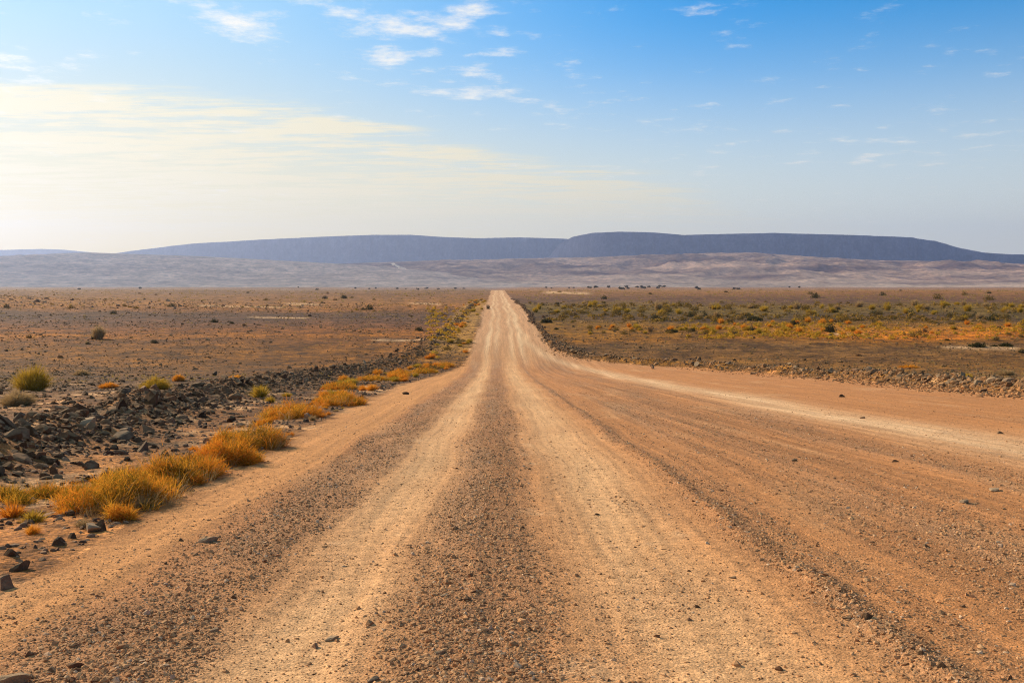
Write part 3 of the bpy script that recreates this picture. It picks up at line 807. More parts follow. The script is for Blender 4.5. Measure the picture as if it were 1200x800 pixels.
for a_ in (
        (37, 457, 40, 32, 'yellow', 'large upright yellow green bush in the stony field behind the bank'),
        (20, 474, 42, 20, 'tan', 'dry tan domed bush below the large upright yellow green bush'),
        (181, 459, 36, 17, 'yellow', 'yellow green domed tussock behind the left stone bank'),
        (95, 440, 19, 8, 'tan', 'small brown domed tussock between the upright bush and the yellow dome'),
        (127, 454, 24, 7, 'dry', 'low orange tuft among stones beside the yellow green dome'),
        (276, 447, 20, 9, 'dry', 'orange tuft just behind the crest of the left stone bank'),
        (209, 447, 14, 9, 'dry', 'orange tuft at the far side of the yellow green dome'),
        (115, 397, 14, 17, 'tan', 'pale tan bush standing tall on the bare left plain'),
        (109, 397, 7, 6, 'dark', 'small dark bush at the foot of the pale tan bush'),
        (34, 396, 10, 6, 'olive', 'olive bush on the left plain farther from the road than the tan bush'),
        (133, 368, 11, 5, 'dark', 'dark flat bush above the pale tan bush on the left plain'),
        (181, 402, 11, 5, 'dark', 'dark low bush on the left plain nearer than the tan bush'),
        (103, 403, 7, 3, 'dark', 'dark speck of a bush just below the tan bush'),
        (251, 378, 13, 5, 'dark', 'wide dark green bush on the dark strip of the left plain'),
        (272, 380, 7, 4, 'dark', 'dark green bush beside the wide dark green bush'),
        (286, 382, 6, 3, 'red', 'rusty bush, last of three in a row on the left plain'),
        (403, 349, 11, 7, 'dark', 'dark tree-like bush on the far left plain, biggest along the skyline'),
        (381, 349, 9, 5, 'dark', 'lower dark bush next to the biggest skyline bush'),
        (491, 388, 13, 6, 'dark', 'dark bush alone on red soil left of the road'),
        (521, 370, 8, 3, 'red', 'rusty bush near the grassy verge beyond the dip'),
        (481, 371, 8, 3, 'red', 'rusty bush above the lone dark bush left of the road'),
        (507, 370, 6, 3, 'red', 'small rusty bush between two others above the lone dark bush'),
        (572, 362, 6, 8, 'dark', 'dark bush hugging the left road edge on the far rise'),
        (640, 378, 17, 6, 'dark', 'dark flat bush by the right road edge on the rise'),
        (637, 372, 7, 4, 'red', 'rusty bush just behind the dark flat bush by the road'),
        (652, 386, 8, 3, 'dark', 'small dark bush in front of the dark flat bush by the road'),
        (653, 357, 9, 4, 'dark', 'dark bush far up the right side of the road'),
        (647, 367, 9, 3, 'dark', 'dark bush between the far one and the flat one by the road'),
        (675, 370, 5, 4, 'red', 'rusty round bush alone right of the road'),
        (768, 376, 15, 10, 'dark', 'dark green mound above the rusty upright bush'),
        (762, 389, 9, 11, 'red', 'rusty upright bush in the yellow grass strip'),
        (787, 389, 17, 4, 'dark', 'dark low spread beside the rusty upright bush'),
        (811, 388, 11, 5, 'dark', 'dark bush at the near edge of the yellow strip'),
        (803, 386, 7, 3, 'dark', 'small dark bush touching the one at the strip edge'),
        (860, 392, 12, 7, 'olive', 'green bush at the front of the yellow strip'),
        (882, 388, 10, 10, 'dark', 'round dark green bush between the green bush and the biggest bush'),
        (884, 376, 22, 6, 'dark', 'long dark thicket behind the round dark green bush'),
        (931, 382, 16, 7, 'dark', 'dark brown thicket behind the yellow strip'),
        (973, 389, 16, 14, 'dark', 'biggest darkest round bush in the yellow strip'),
        (801, 375, 8, 4, 'dark', 'small dark bush behind the strip before the long thicket'),
        (1025, 379, 9, 4, 'olive', 'olive bush past the biggest dark bush'),
        (1084, 389, 9, 6, 'red', 'rusty bush at the end of the yellow strip'),
        (1118, 386, 9, 5, 'dark', 'dark bush beyond the rusty one at the strip end'),
        (1171, 386, 9, 5, 'dark', 'dark bush beyond the tall olive bush by the sandy patch'),
        (1167, 399, 11, 9, 'olive', 'tall olive bush behind the sandy patch'),
        (1182, 392, 9, 4, 'olive', 'olive bush behind the tall olive bush'),
        (1197, 395, 10, 6, 'olive', 'olive bush at the edge of view above the sandy patch'),
        (1145, 406, 23, 6, 'dark', 'long dark bush on the sandy patch'),
        (1165, 406, 9, 3, 'dark', 'small dark bush between two long ones on the sandy patch'),
        (1178, 406, 18, 5, 'dark', 'second long dark bush on the sandy patch'),
        (1197, 413, 10, 6, 'dark', 'dark bush in front of the sandy patch at the edge of view'),
        (1006, 417, 9, 4, 'red', 'rusty low bush on the stony flat behind the right bank'),
        (1110, 399, 9, 3, 'dark', 'dark low bush on yellow soil before the sandy patch'),
        (1010, 444, 15, 8, 'tan', 'dry tan domed tussock growing in the right bank'),
        (1130, 445, 22, 9, 'yellow', 'yellow domed tussock on top of the right bank'),
        (1178, 440, 22, 9, 'tan', 'grey brown domed tussock behind the thick end of the right bank'),
        (1065, 431, 24, 4, 'dry', 'long orange tuft behind the right bank')):
    shrub(*a_)

# tussocks and bushes that look alike: a few meshes, many copies
PROTO = {}


def copy_plant(name, kind, k, X, Y, wd, h, label, cat, group):
    key = (kind, k)
    if key not in PROTO:
        if kind in ('yellow', 'dry', 'tan'):
            f = blades(420, .8, .8, 1.0, 500 + k, .02, .6, (0.1, 0), .4, .4, .4)
        else:
            f = leaves(360, 1, 1, 1.0, 500 + k, .085, .25)
        PROTO[key] = link(name, plant_mesh(name, f, KIND[kind][0])); o = PROTO[key]
    else:
        o = PROTO[key].copy(); COL.objects.link(o)
    o.name = name
    o.location = (X, Y, float(height(X, Y)) - .02)
    o.scale = (wd / 2, wd / 2 * r.uniform(.8, 1.2), h); o.rotation_euler = (0, 0, r.uniform(0, 6.28))
    return tag(o, label, cat, group)


def field(n, name, kinds, x0, x1, r0, r1, wlo, whi, label, cat, group, aspect=.55):
    for i in range(n):
        py = r.uniform(r0, r1); Y = float(row2Y(py)); px = r.uniform(x0, x1); X = (px - VX) * Y / FPX
        if left_edge(Y) - .6 < X < right_edge(Y) + .8: continue
        kd = kinds[r.integers(0, len(kinds))]; wd = r.uniform(wlo, whi)
        copy_plant(name, kd, int(r.integers(0, 5)), X, Y, wd, wd * aspect * r.uniform(.7, 1.2), label.format(KIND[kd][1]), cat, group.format(KIND[kd][1]))


field(46, 'shrub', ['yellow', 'olive', 'tan'], 700, 1215, 357, 366, 1.6, 3.2, '{} dome among many in the scrub belt on the far right plain', 'shrub', '{} domes of the far scrub belt')
field(44, 'shrub', ['olive', 'tan', 'dark', 'yellow'], 780, 1215, 366, 376, 1.0, 2.2, '{} dome on the dark soil between scrub belt and yellow strip', 'shrub', '{} domes on the dark soil band')
field(64, 'grass_tuft', ['yellow', 'dry', 'yellow', 'dry', 'olive'], 830, 1215, 377, 395, .7, 1.7, '{} tuft in the yellow grass strip on the right plain', 'grass', '{} tufts of the yellow strip')
field(34, 'grass_tuft', ['yellow', 'olive', 'dry'], 690, 835, 383, 392, .7, 1.5, '{} tuft at the road end of the yellow grass strip', 'grass', '{} tufts at the road end of the yellow strip')
field(30, 'grass_tuft', ['yellow', 'olive'], 615, 800, 355, 368, 1.0, 2.4, '{} tuft on the right plain close to the far road', 'grass', '{} tufts close to the far road')
field(20, 'shrub', ['dark', 'olive', 'red'], 0, 560, 343, 366, 1.2, 2.6, '{} scattered bush on the far left plain', 'shrub', '{} bushes of the far left plain')
field(12, 'shrub', ['dark', 'olive'], 620, 1200, 341, 352, 2.0, 4.2, '{} bush on the brown flat beyond the scrub belt', 'shrub', '{} bushes beyond the scrub belt')
for i in range(70):                        # grassy strip along the left edge of the road beyond the dip
    Y = 84 * math.exp(r.uniform(0, 1) * math.log(340 / 84)); X = float(left_edge(Y)) - r.uniform(.4, 5.0)
    if abs(X - float(bank_left(Y))) < .5: continue
    kd = ['yellow', 'yellow', 'dry', 'olive'][r.integers(0, 4)]; wd = r.uniform(.7, 1.6)
    copy_plant('grass_tuft', kd, int(r.integers(0, 5)), X, Y, wd, wd * r.uniform(.25, .45), f'{KIND[kd][1]} tuft in the grassy strip beside the climbing road', 'grass', f'{KIND[kd][1]} tufts of the strip beside the climbing road')
for i in range(34):                        # verge tufts before the dip
    Y = 34 * math.exp(r.uniform(0, 1) * math.log(92 / 34)); X = float(left_edge(Y)) - r.uniform(.5, 4.6)
    kd = ['dry', 'dry', 'yellow'][r.integers(0, 3)]; wd = r.uniform(.4, 1.2)
    copy_plant('grass_tuft', kd, int(r.integers(0, 5)), X, Y, wd, wd * r.uniform(.3, .5), f'{KIND[kd][1]} tuft on the verge near the dip in the road', 'grass', f'{KIND[kd][1]} tufts on the verge near the dip')

for i in range(46):                        # small wisps that make a broken mat between the clumps
    Y = 9.0 * math.exp(r.uniform(0, 1) * math.log(34 / 9.0)); X = float(left_edge(Y)) - r.uniform(.12, 1.5)
    kd = ['dry', 'dry', 'tan', 'yellow'][r.integers(0, 4)]; wd = r.uniform(.14, .42)
    place = 'largest grass clumps' if Y < 16 else 'leaning yellow clumps'
    copy_plant('grass_tuft', kd, int(r.integers(0, 5)), X, Y, wd, wd * r.uniform(.35, .65), f'{KIND[kd][1]} wisp of grass on bare ground among the {place}', 'grass', f'{KIND[kd][1]} wisps among the {place}')

# ground cover nobody could count: dry stubble on the plains
VV, QQ, TT2, TC, base = [], [], [], [], 0
for sgn in (-1, 1):
    n = 3800
    Yb = 60 * np.exp(r.uniform(0, 1, n) ** .8 * math.log(700 / 60)); X0 = np.where(sgn < 0, left_edge(Yb) - 3, np.maximum(bank_right(Yb), right_edge(Yb)) + 1.5)
    Xb = X0 + sgn * r.uniform(0, 1, n) * .56 * Yb
    kp = fbm(Xb / 22, Yb / 40, 140 + sgn, 3) + r.normal(0, .2, n) > .02 + (.12 if sgn < 0 else 0)
    Xb, Yb = Xb[kp], Yb[kp]; n = len(Xb)
    Zb = height(Xb, Yb, False)
    for k in range(14):
        s = np.clip(.0011 * Yb, .12, .55) * r.uniform(.5, 1.5, n)
        a = r.uniform(0, 2 * np.pi, n); d = s * r.uniform(.1, .9, n)
        cx_, cy_ = Xb + np.cos(a) * d, Yb + np.sin(a) * d; wv = s * .22
        b2 = r.uniform(0, np.pi, n); h_ = s * r.uniform(.4, .9, n)
        VV += [np.stack([np.stack([cx_ - np.cos(b2) * wv, cy_ - np.sin(b2) * wv, Zb - .02], -1), np.stack([cx_ + np.cos(b2) * wv, cy_ + np.sin(b2) * wv, Zb - .02], -1),
                         np.stack([cx_ + np.cos(a) * s * .5, cy_ + np.sin(a) * s * .5, Zb + h_], -1)], 1).reshape(-1, 3)]
        QQ.append(base + np.arange(n * 3).reshape(-1, 3)); base += n * 3
        TT2.append(np.repeat(r.uniform(0, 1, n), 3))
M_STUB = leaf_material('dry_stubble', (0.30, 0.20, 0.07), (0.46, 0.30, 0.09), .4)
tag(link('dry_grass', plant_mesh('dry_grass', (np.concatenate(VV), [np.concatenate(QQ)], np.concatenate(TT2)), M_STUB)), kind='stuff')


def scrub(n, x0, x1, r0, r1, sA, sB, seed, thr):
    q = np.random.default_rng(seed)
    Yb = row2Y(q.uniform(r0, r1, n)); Xb = (q.uniform(x0, x1, n) - VX) * Yb / FPX
    kp = (fbm(Xb / 26, Yb / 30, seed, 3) + q.normal(0, .2, n) > thr) & ((Xb > right_edge(Yb) + 2) | (Xb < left_edge(Yb) - 2))
    Xb, Yb = Xb[kp], Yb[kp]; n = len(Xb); Zb = height(Xb, Yb, False); K = 34
    sz = q.uniform(sA, sB, n)
    u = q.normal(size=(n, K, 3)); u[..., 2] = np.abs(u[..., 2]); u /= np.linalg.norm(u, axis=2)[..., None]
    c = u * q.uniform(.5, 1, (n, K, 1)) * sz[:, None, None] * np.array([.6, .6, .5]) + np.stack([Xb, Yb, Zb], -1)[:, None]
    d1 = q.normal(size=(n, K, 3)); d1 /= np.linalg.norm(d1, axis=2)[..., None]
    d2 = np.cross(d1, u); sl_ = sz[:, None, None] * .14
    V = np.stack([c - d1 * sl_, c + d2 * sl_, c + d1 * sl_, c - d2 * sl_], 2).reshape(-1, 3)
    return V, np.arange(len(V)).reshape(-1, 4), np.repeat(np.clip(np.repeat(q.normal(.5, .3, n), K) + q.normal(0, .1, n * K), 0, 1), 4)


for nm, mt, parts_ in (('scrub', leaf_material('olive_scrub', (.15, .085, .03), (.36, .20, .04), .3), (scrub(900, 640, 1230, 354, 379, .5, 1.5, 150, .06), scrub(260, 0, 540, 343, 366, .4, 1.0, 151, .12))),
                       ('yellow_grass', leaf_material('golden_stubble', (.60, .29, .03), (.46, .29, .04), .45), (scrub(1100, 800, 1230, 379, 397, .3, .85, 152, .06), scrub(500, 500, 562, 352, 425, .4, .9, 153, .02)))):
    b_ = 0; VV, QQ, TT_ = [], [], []
    for V, Q_, T in parts_:
        VV.append(V); QQ.append(Q_ + b_); TT_.append(T); b_ += len(V)
    tag(link(nm, plant_mesh(nm, (np.concatenate(VV), [np.concatenate(QQ)], np.concatenate(TT_)), mt)), kind='stuff')


# ------------------------------------------------------------------ hills and table mountains far off
def earth_far(name, amt=.25):
    m, t = new_mat(name)
    pos = t.n('ShaderNodeNewGeometry').outputs['Position']
    col = t.n('ShaderNodeAttribute', attribute_name='Col').outputs['Color']
    v = t.mr(t.noise(pos, .012, 6.0, .65), .3, .7, 1 - amt, 1 + amt)
    v = t.m('MULTIPLY', v, t.mr(t.noise(pos, .045, 5.0, .7), .38, .62, 1 - amt * .9, 1 + amt * .7))
    c = t.mix(1.0, col, t.n('ShaderNodeCombineColor', {0: v, 1: v, 2: v}).outputs[0], 'MULTIPLY')
    p = t.n('ShaderNodeBsdfDiffuse', {'Color': c, 'Roughness': .9})
    t.n('ShaderNodeOutputMaterial', {'Surface': p.outputs[0]})
    return m


M_HILL, M_MESA = earth_far('hill_soil', .3), earth_far('mesa_rock', .34)


def sheet(name, X, Y, Z, Cc, mat):
    a, b = X.shape; idx = np.arange(a * b).reshape(a, b)
    q = np.stack([idx[:-1, :-1], idx[:-1, 1:], idx[1:, 1:], idx[1:, :-1]], -1).reshape(-1, 4)
    me = make_mesh(name, np.stack([X, Y, Z], -1).reshape(-1, 3), [q], {'Col': Cc.reshape(-1, 3)}, smooth=True)
    return tag(link(name, me, mat), kind='structure')


def crest(X, Yr, pts):
    px = VX + FPX * X / Yr
    return np.interp(px, [p[0] for p in pts], [CAM_Z + (HY - p[1]) * Yr / FPX for p in pts])


def mesa(name, Yr, pts, seed, px0, px1, cliff=.42, run=1.15, pale=.5, spurs=(), wav=200, corner=None):
    dx = Yr / FPX
    X, Y = np.meshgrid(np.linspace((px0 - VX) * dx, (px1 - VX) * dx, int((px1 - px0) * 1.1)), np.concatenate([np.linspace(Yr - 1700, Yr - 500, 60)[:-1], np.linspace(Yr - 500, Yr + 450, 110)[:-1], np.linspace(Yr + 450, Yr + 1600, 16)]))
    top = crest(X, Yr, pts)
    rim = Yr + wav * fbm(X / 800, 0.3, seed, 3) * 1.3 + 90 * np.abs(fbm(X / 260, Y / 900, seed + 3, 3))
    if corner: rim = rim + 900 * ss(corner[1], corner[0], VX + FPX * X / Yr)
    top = top * rim / Yr
    gul = np.abs(fbm(X / 230, Y / 1100, seed + 5, 4))
    d = (rim - Y)
    L = np.maximum(top, 60) * run
    t = np.maximum(d, 0) / L * (1 + 1.7 * gul) - 0.0
    g = np.where(t < .16, 1 - cliff * ss(0, .16, t), (1 - cliff) * np.exp(-(t - .16) / .62))
    h = top * g
    h = np.where(d < 0, top - .012 * (-d) + 2 * fbm(X / 80, Y / 80, seed + 9, 2), h)
    h += 10 * fbm(X / 120, Y / 220, seed + 11, 4) * ss(0, .3, t)
    px_ = VX + FPX * X / Yr
    sp = np.zeros_like(h)
    for c_, w_, f_ in spurs:
        cc = c_ + 9 * fbm(Y / 260., c_, 41, 3)
        ww = w_ * (1 + .5 * fbm(X / 70., Y / 120., 47, 3)) * np.clip(.6 + d / 700., .6, 2.2)
        bump = .8 * f_ * top * (.55 * np.exp(-np.abs(px_ - cc) / ww) + .45 * np.exp(-(np.abs(px_ - cc - 2.1 * w_) / (1.8 * ww)) ** 2)) * np.clip(1 - np.abs(d - 420) / 900., 0, 1) * (1 + .35 * fbm(X / 45., Y / 90., 46, 3))
        sp = np.maximum(sp, bump)
    spf = ss(-30, 60, sp - h + 26 * fbm(X / 60., Y / 120., 48, 3)) * (d > 0) * .75
    h = np.maximum(h, sp)
    h = h - 14
    rel = np.clip(h / np.maximum(top, 40), 0, 1)
    dark = lin((88, 84, 98)); fan = lin((200, 172, 152))  # dark rock tinted bluish, blue of the distant haze put into its colour
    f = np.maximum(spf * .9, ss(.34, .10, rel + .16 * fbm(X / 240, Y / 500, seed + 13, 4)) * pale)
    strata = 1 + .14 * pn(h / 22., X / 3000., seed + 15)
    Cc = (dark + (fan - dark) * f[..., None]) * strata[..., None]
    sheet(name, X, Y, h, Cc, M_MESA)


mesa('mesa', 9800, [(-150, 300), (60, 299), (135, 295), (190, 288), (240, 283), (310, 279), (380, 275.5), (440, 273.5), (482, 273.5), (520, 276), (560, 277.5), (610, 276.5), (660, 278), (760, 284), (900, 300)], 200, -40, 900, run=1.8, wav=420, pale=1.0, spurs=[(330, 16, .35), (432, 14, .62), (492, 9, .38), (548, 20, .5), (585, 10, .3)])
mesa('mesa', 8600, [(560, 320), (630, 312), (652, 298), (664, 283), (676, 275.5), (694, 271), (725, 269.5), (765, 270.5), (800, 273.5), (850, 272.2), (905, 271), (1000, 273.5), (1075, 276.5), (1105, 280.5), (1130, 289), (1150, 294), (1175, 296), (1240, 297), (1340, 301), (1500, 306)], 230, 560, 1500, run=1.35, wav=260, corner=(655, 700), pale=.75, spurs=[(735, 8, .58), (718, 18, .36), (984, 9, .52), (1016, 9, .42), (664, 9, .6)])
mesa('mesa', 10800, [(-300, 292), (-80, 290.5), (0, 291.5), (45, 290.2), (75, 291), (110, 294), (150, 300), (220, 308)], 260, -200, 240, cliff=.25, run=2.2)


def hills(name, Yc, pts, seed, px0, px1, front, back, colA, colB, rough=.16, patch=.5):
    dx = Yc / FPX
    X, Y = np.meshgrid(np.linspace((px0 - VX) * dx, (px1 - VX) * dx, int((px1 - px0) * .9)), np.linspace(Yc - front, Yc + back, 150))
    top = crest(X, Yc, pts) + 5
    u = np.where(Y < Yc, (Yc - Y) / front, (Y - Yc) / back)
    s = np.clip(1 - u, 0, 1); s = s * s * (3 - 2 * s)
    n = fbm(X / 520, Y / 520, seed, 5, .55)
    rdg = np.abs(fbm(X / 300, Y / 420, seed + 4, 4))
    h = top * s * (1 + rough * (n * 1.6 - rdg * 1.2) * ss(0.02, .35, u)) - 8
    h += 6 * fbm(X / 90, Y / 90, seed + 8, 3) * s * ss(0.0, .2, u)
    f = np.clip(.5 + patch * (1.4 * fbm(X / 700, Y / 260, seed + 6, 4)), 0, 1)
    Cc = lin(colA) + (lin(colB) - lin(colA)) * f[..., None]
    mist = ss(.52, .95, u + .25 * n) * (Y < Yc)  # foot of the slope painted paler, low mist put into the soil colour
    Cc = Cc + (lin((222, 186, 156)) - Cc) * (.6 * mist)[..., None]
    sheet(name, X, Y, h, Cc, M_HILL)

    def ground(x, y):
        i = int(np.clip(np.searchsorted(X[0], x), 1, X.shape[1] - 1)); j = int(np.clip(np.searchsorted(Y[:, 0], y), 1, X.shape[0] - 1))
        fx = (x - X[0, i - 1]) / (X[0, i] - X[0, i - 1]); fy = (y - Y[j - 1, 0]) / (Y[j, 0] - Y[j - 1, 0])
        return float((h[j - 1, i - 1] * (1 - fx) + h[j - 1, i] * fx) * (1 - fy) + (h[j, i - 1] * (1 - fx) + h[j, i] * fx) * fy)
    return ground


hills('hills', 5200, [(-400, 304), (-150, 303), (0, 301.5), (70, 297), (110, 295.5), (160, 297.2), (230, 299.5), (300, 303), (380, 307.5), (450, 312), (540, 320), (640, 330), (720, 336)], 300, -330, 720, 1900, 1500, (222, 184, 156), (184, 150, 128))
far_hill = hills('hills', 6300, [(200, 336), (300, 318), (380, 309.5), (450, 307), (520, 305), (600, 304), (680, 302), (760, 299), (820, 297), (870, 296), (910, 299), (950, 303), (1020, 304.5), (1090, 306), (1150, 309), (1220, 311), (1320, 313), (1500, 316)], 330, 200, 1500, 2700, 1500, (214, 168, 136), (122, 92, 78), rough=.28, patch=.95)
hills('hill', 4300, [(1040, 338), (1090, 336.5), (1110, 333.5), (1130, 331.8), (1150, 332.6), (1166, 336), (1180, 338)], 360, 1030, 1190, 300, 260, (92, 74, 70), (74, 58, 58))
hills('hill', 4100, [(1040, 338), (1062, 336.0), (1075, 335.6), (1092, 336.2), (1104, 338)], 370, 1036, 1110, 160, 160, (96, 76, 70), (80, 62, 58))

# a pale track climbs the far hill left of the road
V, n = [], 40
for i in range(n):
    u = i / (n - 1); px = 492 - 36 * u + 1.5 * math.sin(u * 7); Yq = 4300 + 1500 * u; xq = (px - VX) * Yq / FPX; wq = 9 + 5 * u
    for sg in (-1, 1):
        V.append((xq + sg * wq, Yq, far_hill(xq + sg * wq, Yq) + 2.5))
me = make_mesh('track', np.array(V), [np.array([(2 * i, 2 * i + 1, 2 * i + 3, 2 * i + 2) for i in range(n - 1)])], {'Col': np.tile(lin((236, 206, 176)), (2 * n, 1))})
tag(link('track', me, M_HILL), kind='structure')

# trees along the far edge of the plain: trunk and an uneven crown
def far_tree(px, py, hm, wm, label, group):
    Y = 1450 + r.uniform(-200, 250); X = (px - VX) * Y / FPX
    e = link('tree', None, loc=(X, Y, float(height(X, Y)) - .1)); tag(e, label, 'tree', group)
    sd = int(px * 5)
    V, F, T = leaves(160, wm / 2, wm / 2, hm * .75, sd, wm * .10, .2); V[:, 2] += hm * .3
    link('crown', plant_mesh('crown', (V, F, T), M_DARK), parent=e)
    V, F, T = blades(3, .25, .25, hm * .6, sd + 1, .22, .5, (0, 0), .1, .2)
    link('trunk', plant_mesh('trunk', (V, F, T), M_TWIG), parent=e)


for px in list(r.uniform(690, 775, 16)) + list(r.uniform(620, 690, 5)) + list(r.uniform(775, 990, 8)):
    far_tree(px, 337, r.uniform(2.5, 4.5), r.uniform(4, 8), 'tiny dark tree in the tree line across the far plain right of the road', 'far tree line right of the road')
for px in list(r.uniform(395, 545, 14)) + list(r.uniform(0, 390, 5)):
    far_tree(px, 337, r.uniform(2.0, 3.8), r.uniform(3, 6), 'tiny dark tree on the far plain left of the road', 'far trees left of the road')

# ------------------------------------------------------------------ air
hz = bpy.data.meshes.new('haze')
x0, x1, y0, y1, z0, z1 = -12500, 12500, -190, 12600, -30, 760
hv = [(x, y, z) for x in (x0, x1) for y in (y0, y1) for z in (z0, z1)]
hz.from_pydata(hv, [], [(0, 1, 3, 2), (4, 6, 7, 5), (0, 4, 5, 1), (2, 3, 7, 6), (0, 2, 6, 4), (1, 5, 7, 3)])
mh, t = new_mat('desert_haze')
pv = t.n('ShaderNodeVolumePrincipled', {'Color': (0.52, 0.63, 1.0, 1), 'Density': 7.0e-5, 'Anisotropy': 0.60})
t.n('ShaderNodeOutputMaterial', {'Volume': pv.outputs[0]})
tag(link('haze', hz, mh), kind='stuff')

# ------------------------------------------------------------------ sky
wd_ = bpy.data.worlds.new('World'); SC.world = wd_; wd_.use_nodes = True
t = NT(wd_.node_tree)
sky = t.n('ShaderNodeTexSky', sky_type='NISHITA', sun_disc=False, sun_elevation=SUN_EL, sun_rotation=SUN_AZ, altitude=600.0, air_density=1.0, dust_density=0.4, ozone_density=3.0)
d = t.n('ShaderNodeTexCoord').outputs['Generated']
sp = t.n('ShaderNodeSeparateXYZ', {0: d}).outputs
el = sp[2]
az = t.m('ARCTAN2', sp[0], sp[1])                      # 0 along the road, negative to the left
hs = t.n('ShaderNodeHueSaturation', {'Hue': .497, 'Saturation': t.mr(sp[2], .30, .60, 1.62, 1.0), 'Value': t.mr(sp[2], .30, .60, 1.2, .75), 'Color': sky.outputs[0]}).outputs[0]
inv = t.m('DIVIDE', 1.0, t.m('ADD', t.m('MAXIMUM', el, 0.0), 0.05))
cu = t.n('ShaderNodeCombineXYZ', {0: t.m('MULTIPLY', sp[0], inv), 1: t.m('MULTIPLY', sp[1], inv), 2: 0.0}).outputs[0]
vm = lambda k, off=(0, 0, 0): t.n('ShaderNodeVectorMath', {0: cu, 1: k, 2: off}, operation='MULTIPLY_ADD').outputs[0]


def blob(a0, e0, wa, we):
    return t.m('EXPONENT', t.m('MULTIPLY', t.m('ADD', t.m('POWER', t.m('MULTIPLY', t.m('SUBTRACT', az, a0), 1 / wa), 2.0), t.m('POWER', t.m('MULTIPLY', t.m('SUBTRACT', el, e0), 1 / we), 2.0)), -1.0))


def total(l):
    v = l[0]
    for x in l[1:]: v = t.m('MAXIMUM', v, x)
    return v


left = t.mr(az, 0.45, -0.45)
low = t.mr(el, 0.29, 0.0)
# dusty veil towards the horizon: pale grey-blue away from the sun, cream below it
vcol = t.mix(left, (7.0, 6.8, 5.8), (8.6, 6.3, 1.6))
veil = t.m('MULTIPLY', t.m('POWER', low, 1.05), 0.97, clamp=True)
capped = t.mix(t.m('MULTIPLY', t.mr(az, 0.25, -0.40), 0.85), hs, (3.1, 5.3, 6.6))
c = t.mix(veil, capped, vcol)
# high thin sheet with a ragged top on the sun's side
n1 = t.noise(vm((0.5, 1.3, 1)), 1.5, 8.0, .62)
n3 = t.noise(vm((0.35, 0.5, 1), (5, 3, 0)), 0.9, 5.0, .6)
topl = t.m('SUBTRACT', 0.186, t.m('MULTIPLY', t.m('MAXIMUM', t.m('ADD', az, 0.2), 0.0), 0.24))
topl = t.m('ADD', topl, t.m('ADD', t.m('MULTIPLY', t.m('SUBTRACT', n3, .5), 0.07), t.m('MULTIPLY', t.m('SUBTRACT', n1, .5), 0.05)))
under = t.m('SUBTRACT', topl, el)
n4 = t.noise(vm((1.6, 4.5, 1), (2, 8, 0)), 2.2, 6.0, .62)
band = t.m('MULTIPLY', t.mr(t.m('ADD', n1, t.m('MULTIPLY', t.m('SUBTRACT', n4, .5), .75)), .36, .60), t.mr(el, 0.02, .06))
sheetm = t.m('MULTIPLY', t.mr(under, -0.006, 0.014), t.m('MULTIPLY', t.mr(az, 0.56, 0.0), t.mr(el, 0.03, 0.10)))
sheetm = t.m('MULTIPLY', sheetm, t.m('ADD', .12, t.m('MULTIPLY', band, .88)), clamp=True)
c = t.mix(t.m('MULTIPLY', sheetm, .85), c, (7.8, 6.8, 4.3))
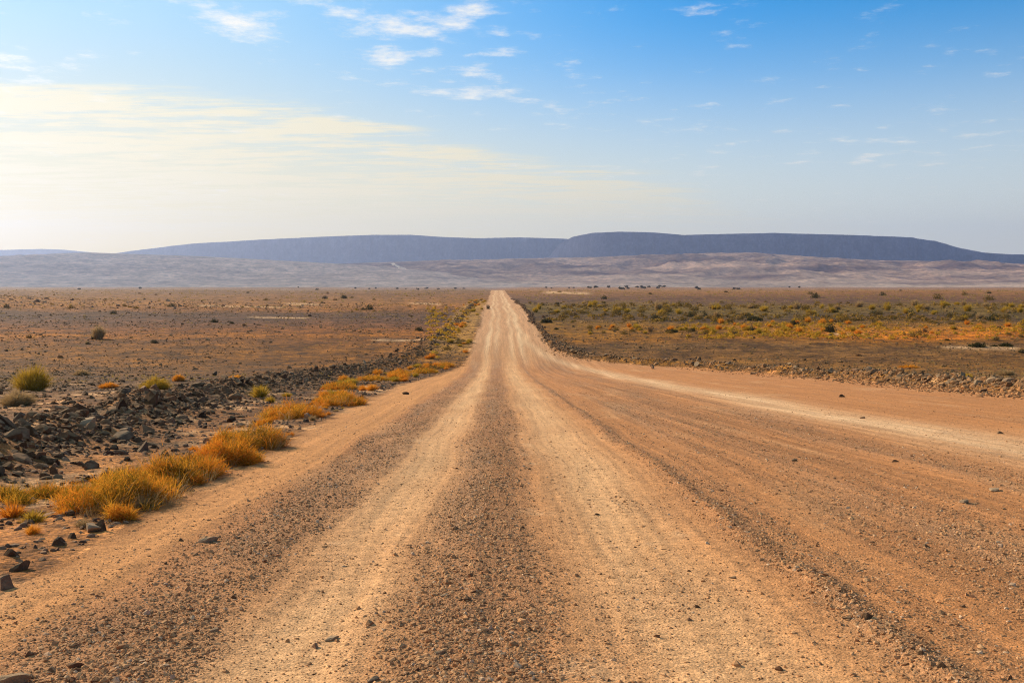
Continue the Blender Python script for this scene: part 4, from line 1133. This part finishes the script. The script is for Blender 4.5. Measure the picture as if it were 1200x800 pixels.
# broken little clouds
n2 = t.noise(vm((1.25, 1.25, 1), (1.7, 0, 0)), 3.6, 8.0, .64)
n5 = t.noise(vm((1.0, 1.3, 1), (4.4, 9, 0)), 1.1, 3.0, .5)
cov = total([blob(-.135, .256, .12, .020), blob(-.27, .252, .09, .022), blob(-.33, .275, .14, .016), blob(-.02, .208, .06, .026), blob(-.46, .195, .07, .018), blob(-.10, .222, .06, .012),
             t.m('MULTIPLY', blob(-.03, .27, .06, .012), .8), t.m('MULTIPLY', blob(.20, .152, .07, .012), .5), t.m('MULTIPLY', blob(.31, .136, .10, .014), .5), t.m('MULTIPLY', blob(.37, .117, .10, .014), .5), t.m('MULTIPLY', blob(.06, .178, .10, .014), .75)])
puff = t.mr(t.m('ADD', t.m('ADD', n2, t.m('MULTIPLY', t.m('SUBTRACT', n5, .5), .25)), t.m('MULTIPLY', cov, .17)), .57, .86)
c = t.mix(t.m('MULTIPLY', puff, .9), c, (8.1, 7.6, 6.7))
bg = t.n('ShaderNodeBackground', {'Color': c, 'Strength': 0.10})
t.n('ShaderNodeOutputWorld', {'Surface': bg.outputs[0]})

sl = bpy.data.lights.new('sun', 'SUN'); sl.energy = 5.0; sl.angle = R(.53); sl.color = (1.0, .85, .63)
so = bpy.data.objects.new('sun', sl); COL.objects.link(so)
sd = Vector((math.sin(SUN_AZ) * math.cos(SUN_EL), math.cos(SUN_AZ) * math.cos(SUN_EL), math.sin(SUN_EL)))
so.rotation_euler = sd.to_track_quat('Z', 'Y').to_euler(); so.location = sd * 200

# ------------------------------------------------------------------ camera and render
cd = bpy.data.cameras.new('camera'); cam = bpy.data.objects.new('camera', cd); COL.objects.link(cam)
cd.sensor_width = 36; cd.lens = 36 * FPX / 1200
cd.shift_x = (600 - VX) / 1200; cd.shift_y = -(400 - HY) / 1200
cd.clip_start = .1; cd.clip_end = 60000
cam.location = (0, 0, CAM_Z); cam.rotation_euler = (R(90), 0, 0)
SC.camera = cam
vs = SC.view_settings
SC.display_settings.display_device = 'sRGB'
vs.view_transform = 'Standard'; vs.look = 'None'; vs.exposure = 0.43; vs.gamma = 1; vs.use_curve_mapping = False
cy = SC.cycles
cy.max_bounces = 4; cy.diffuse_bounces = 3; cy.transmission_bounces = 2; cy.volume_bounces = 0
cy.use_denoising = True; cy.denoiser = 'OPENIMAGEDENOISE'; cy.denoising_input_passes = 'RGB_ALBEDO_NORMAL'; cy.denoising_prefilter = 'NONE'; cy.pixel_filter_type = 'BLACKMAN_HARRIS'; cy.filter_width = 1.1
cy.sample_clamp_indirect = 4
cy.use_adaptive_sampling = True; cy.adaptive_threshold = 0.01
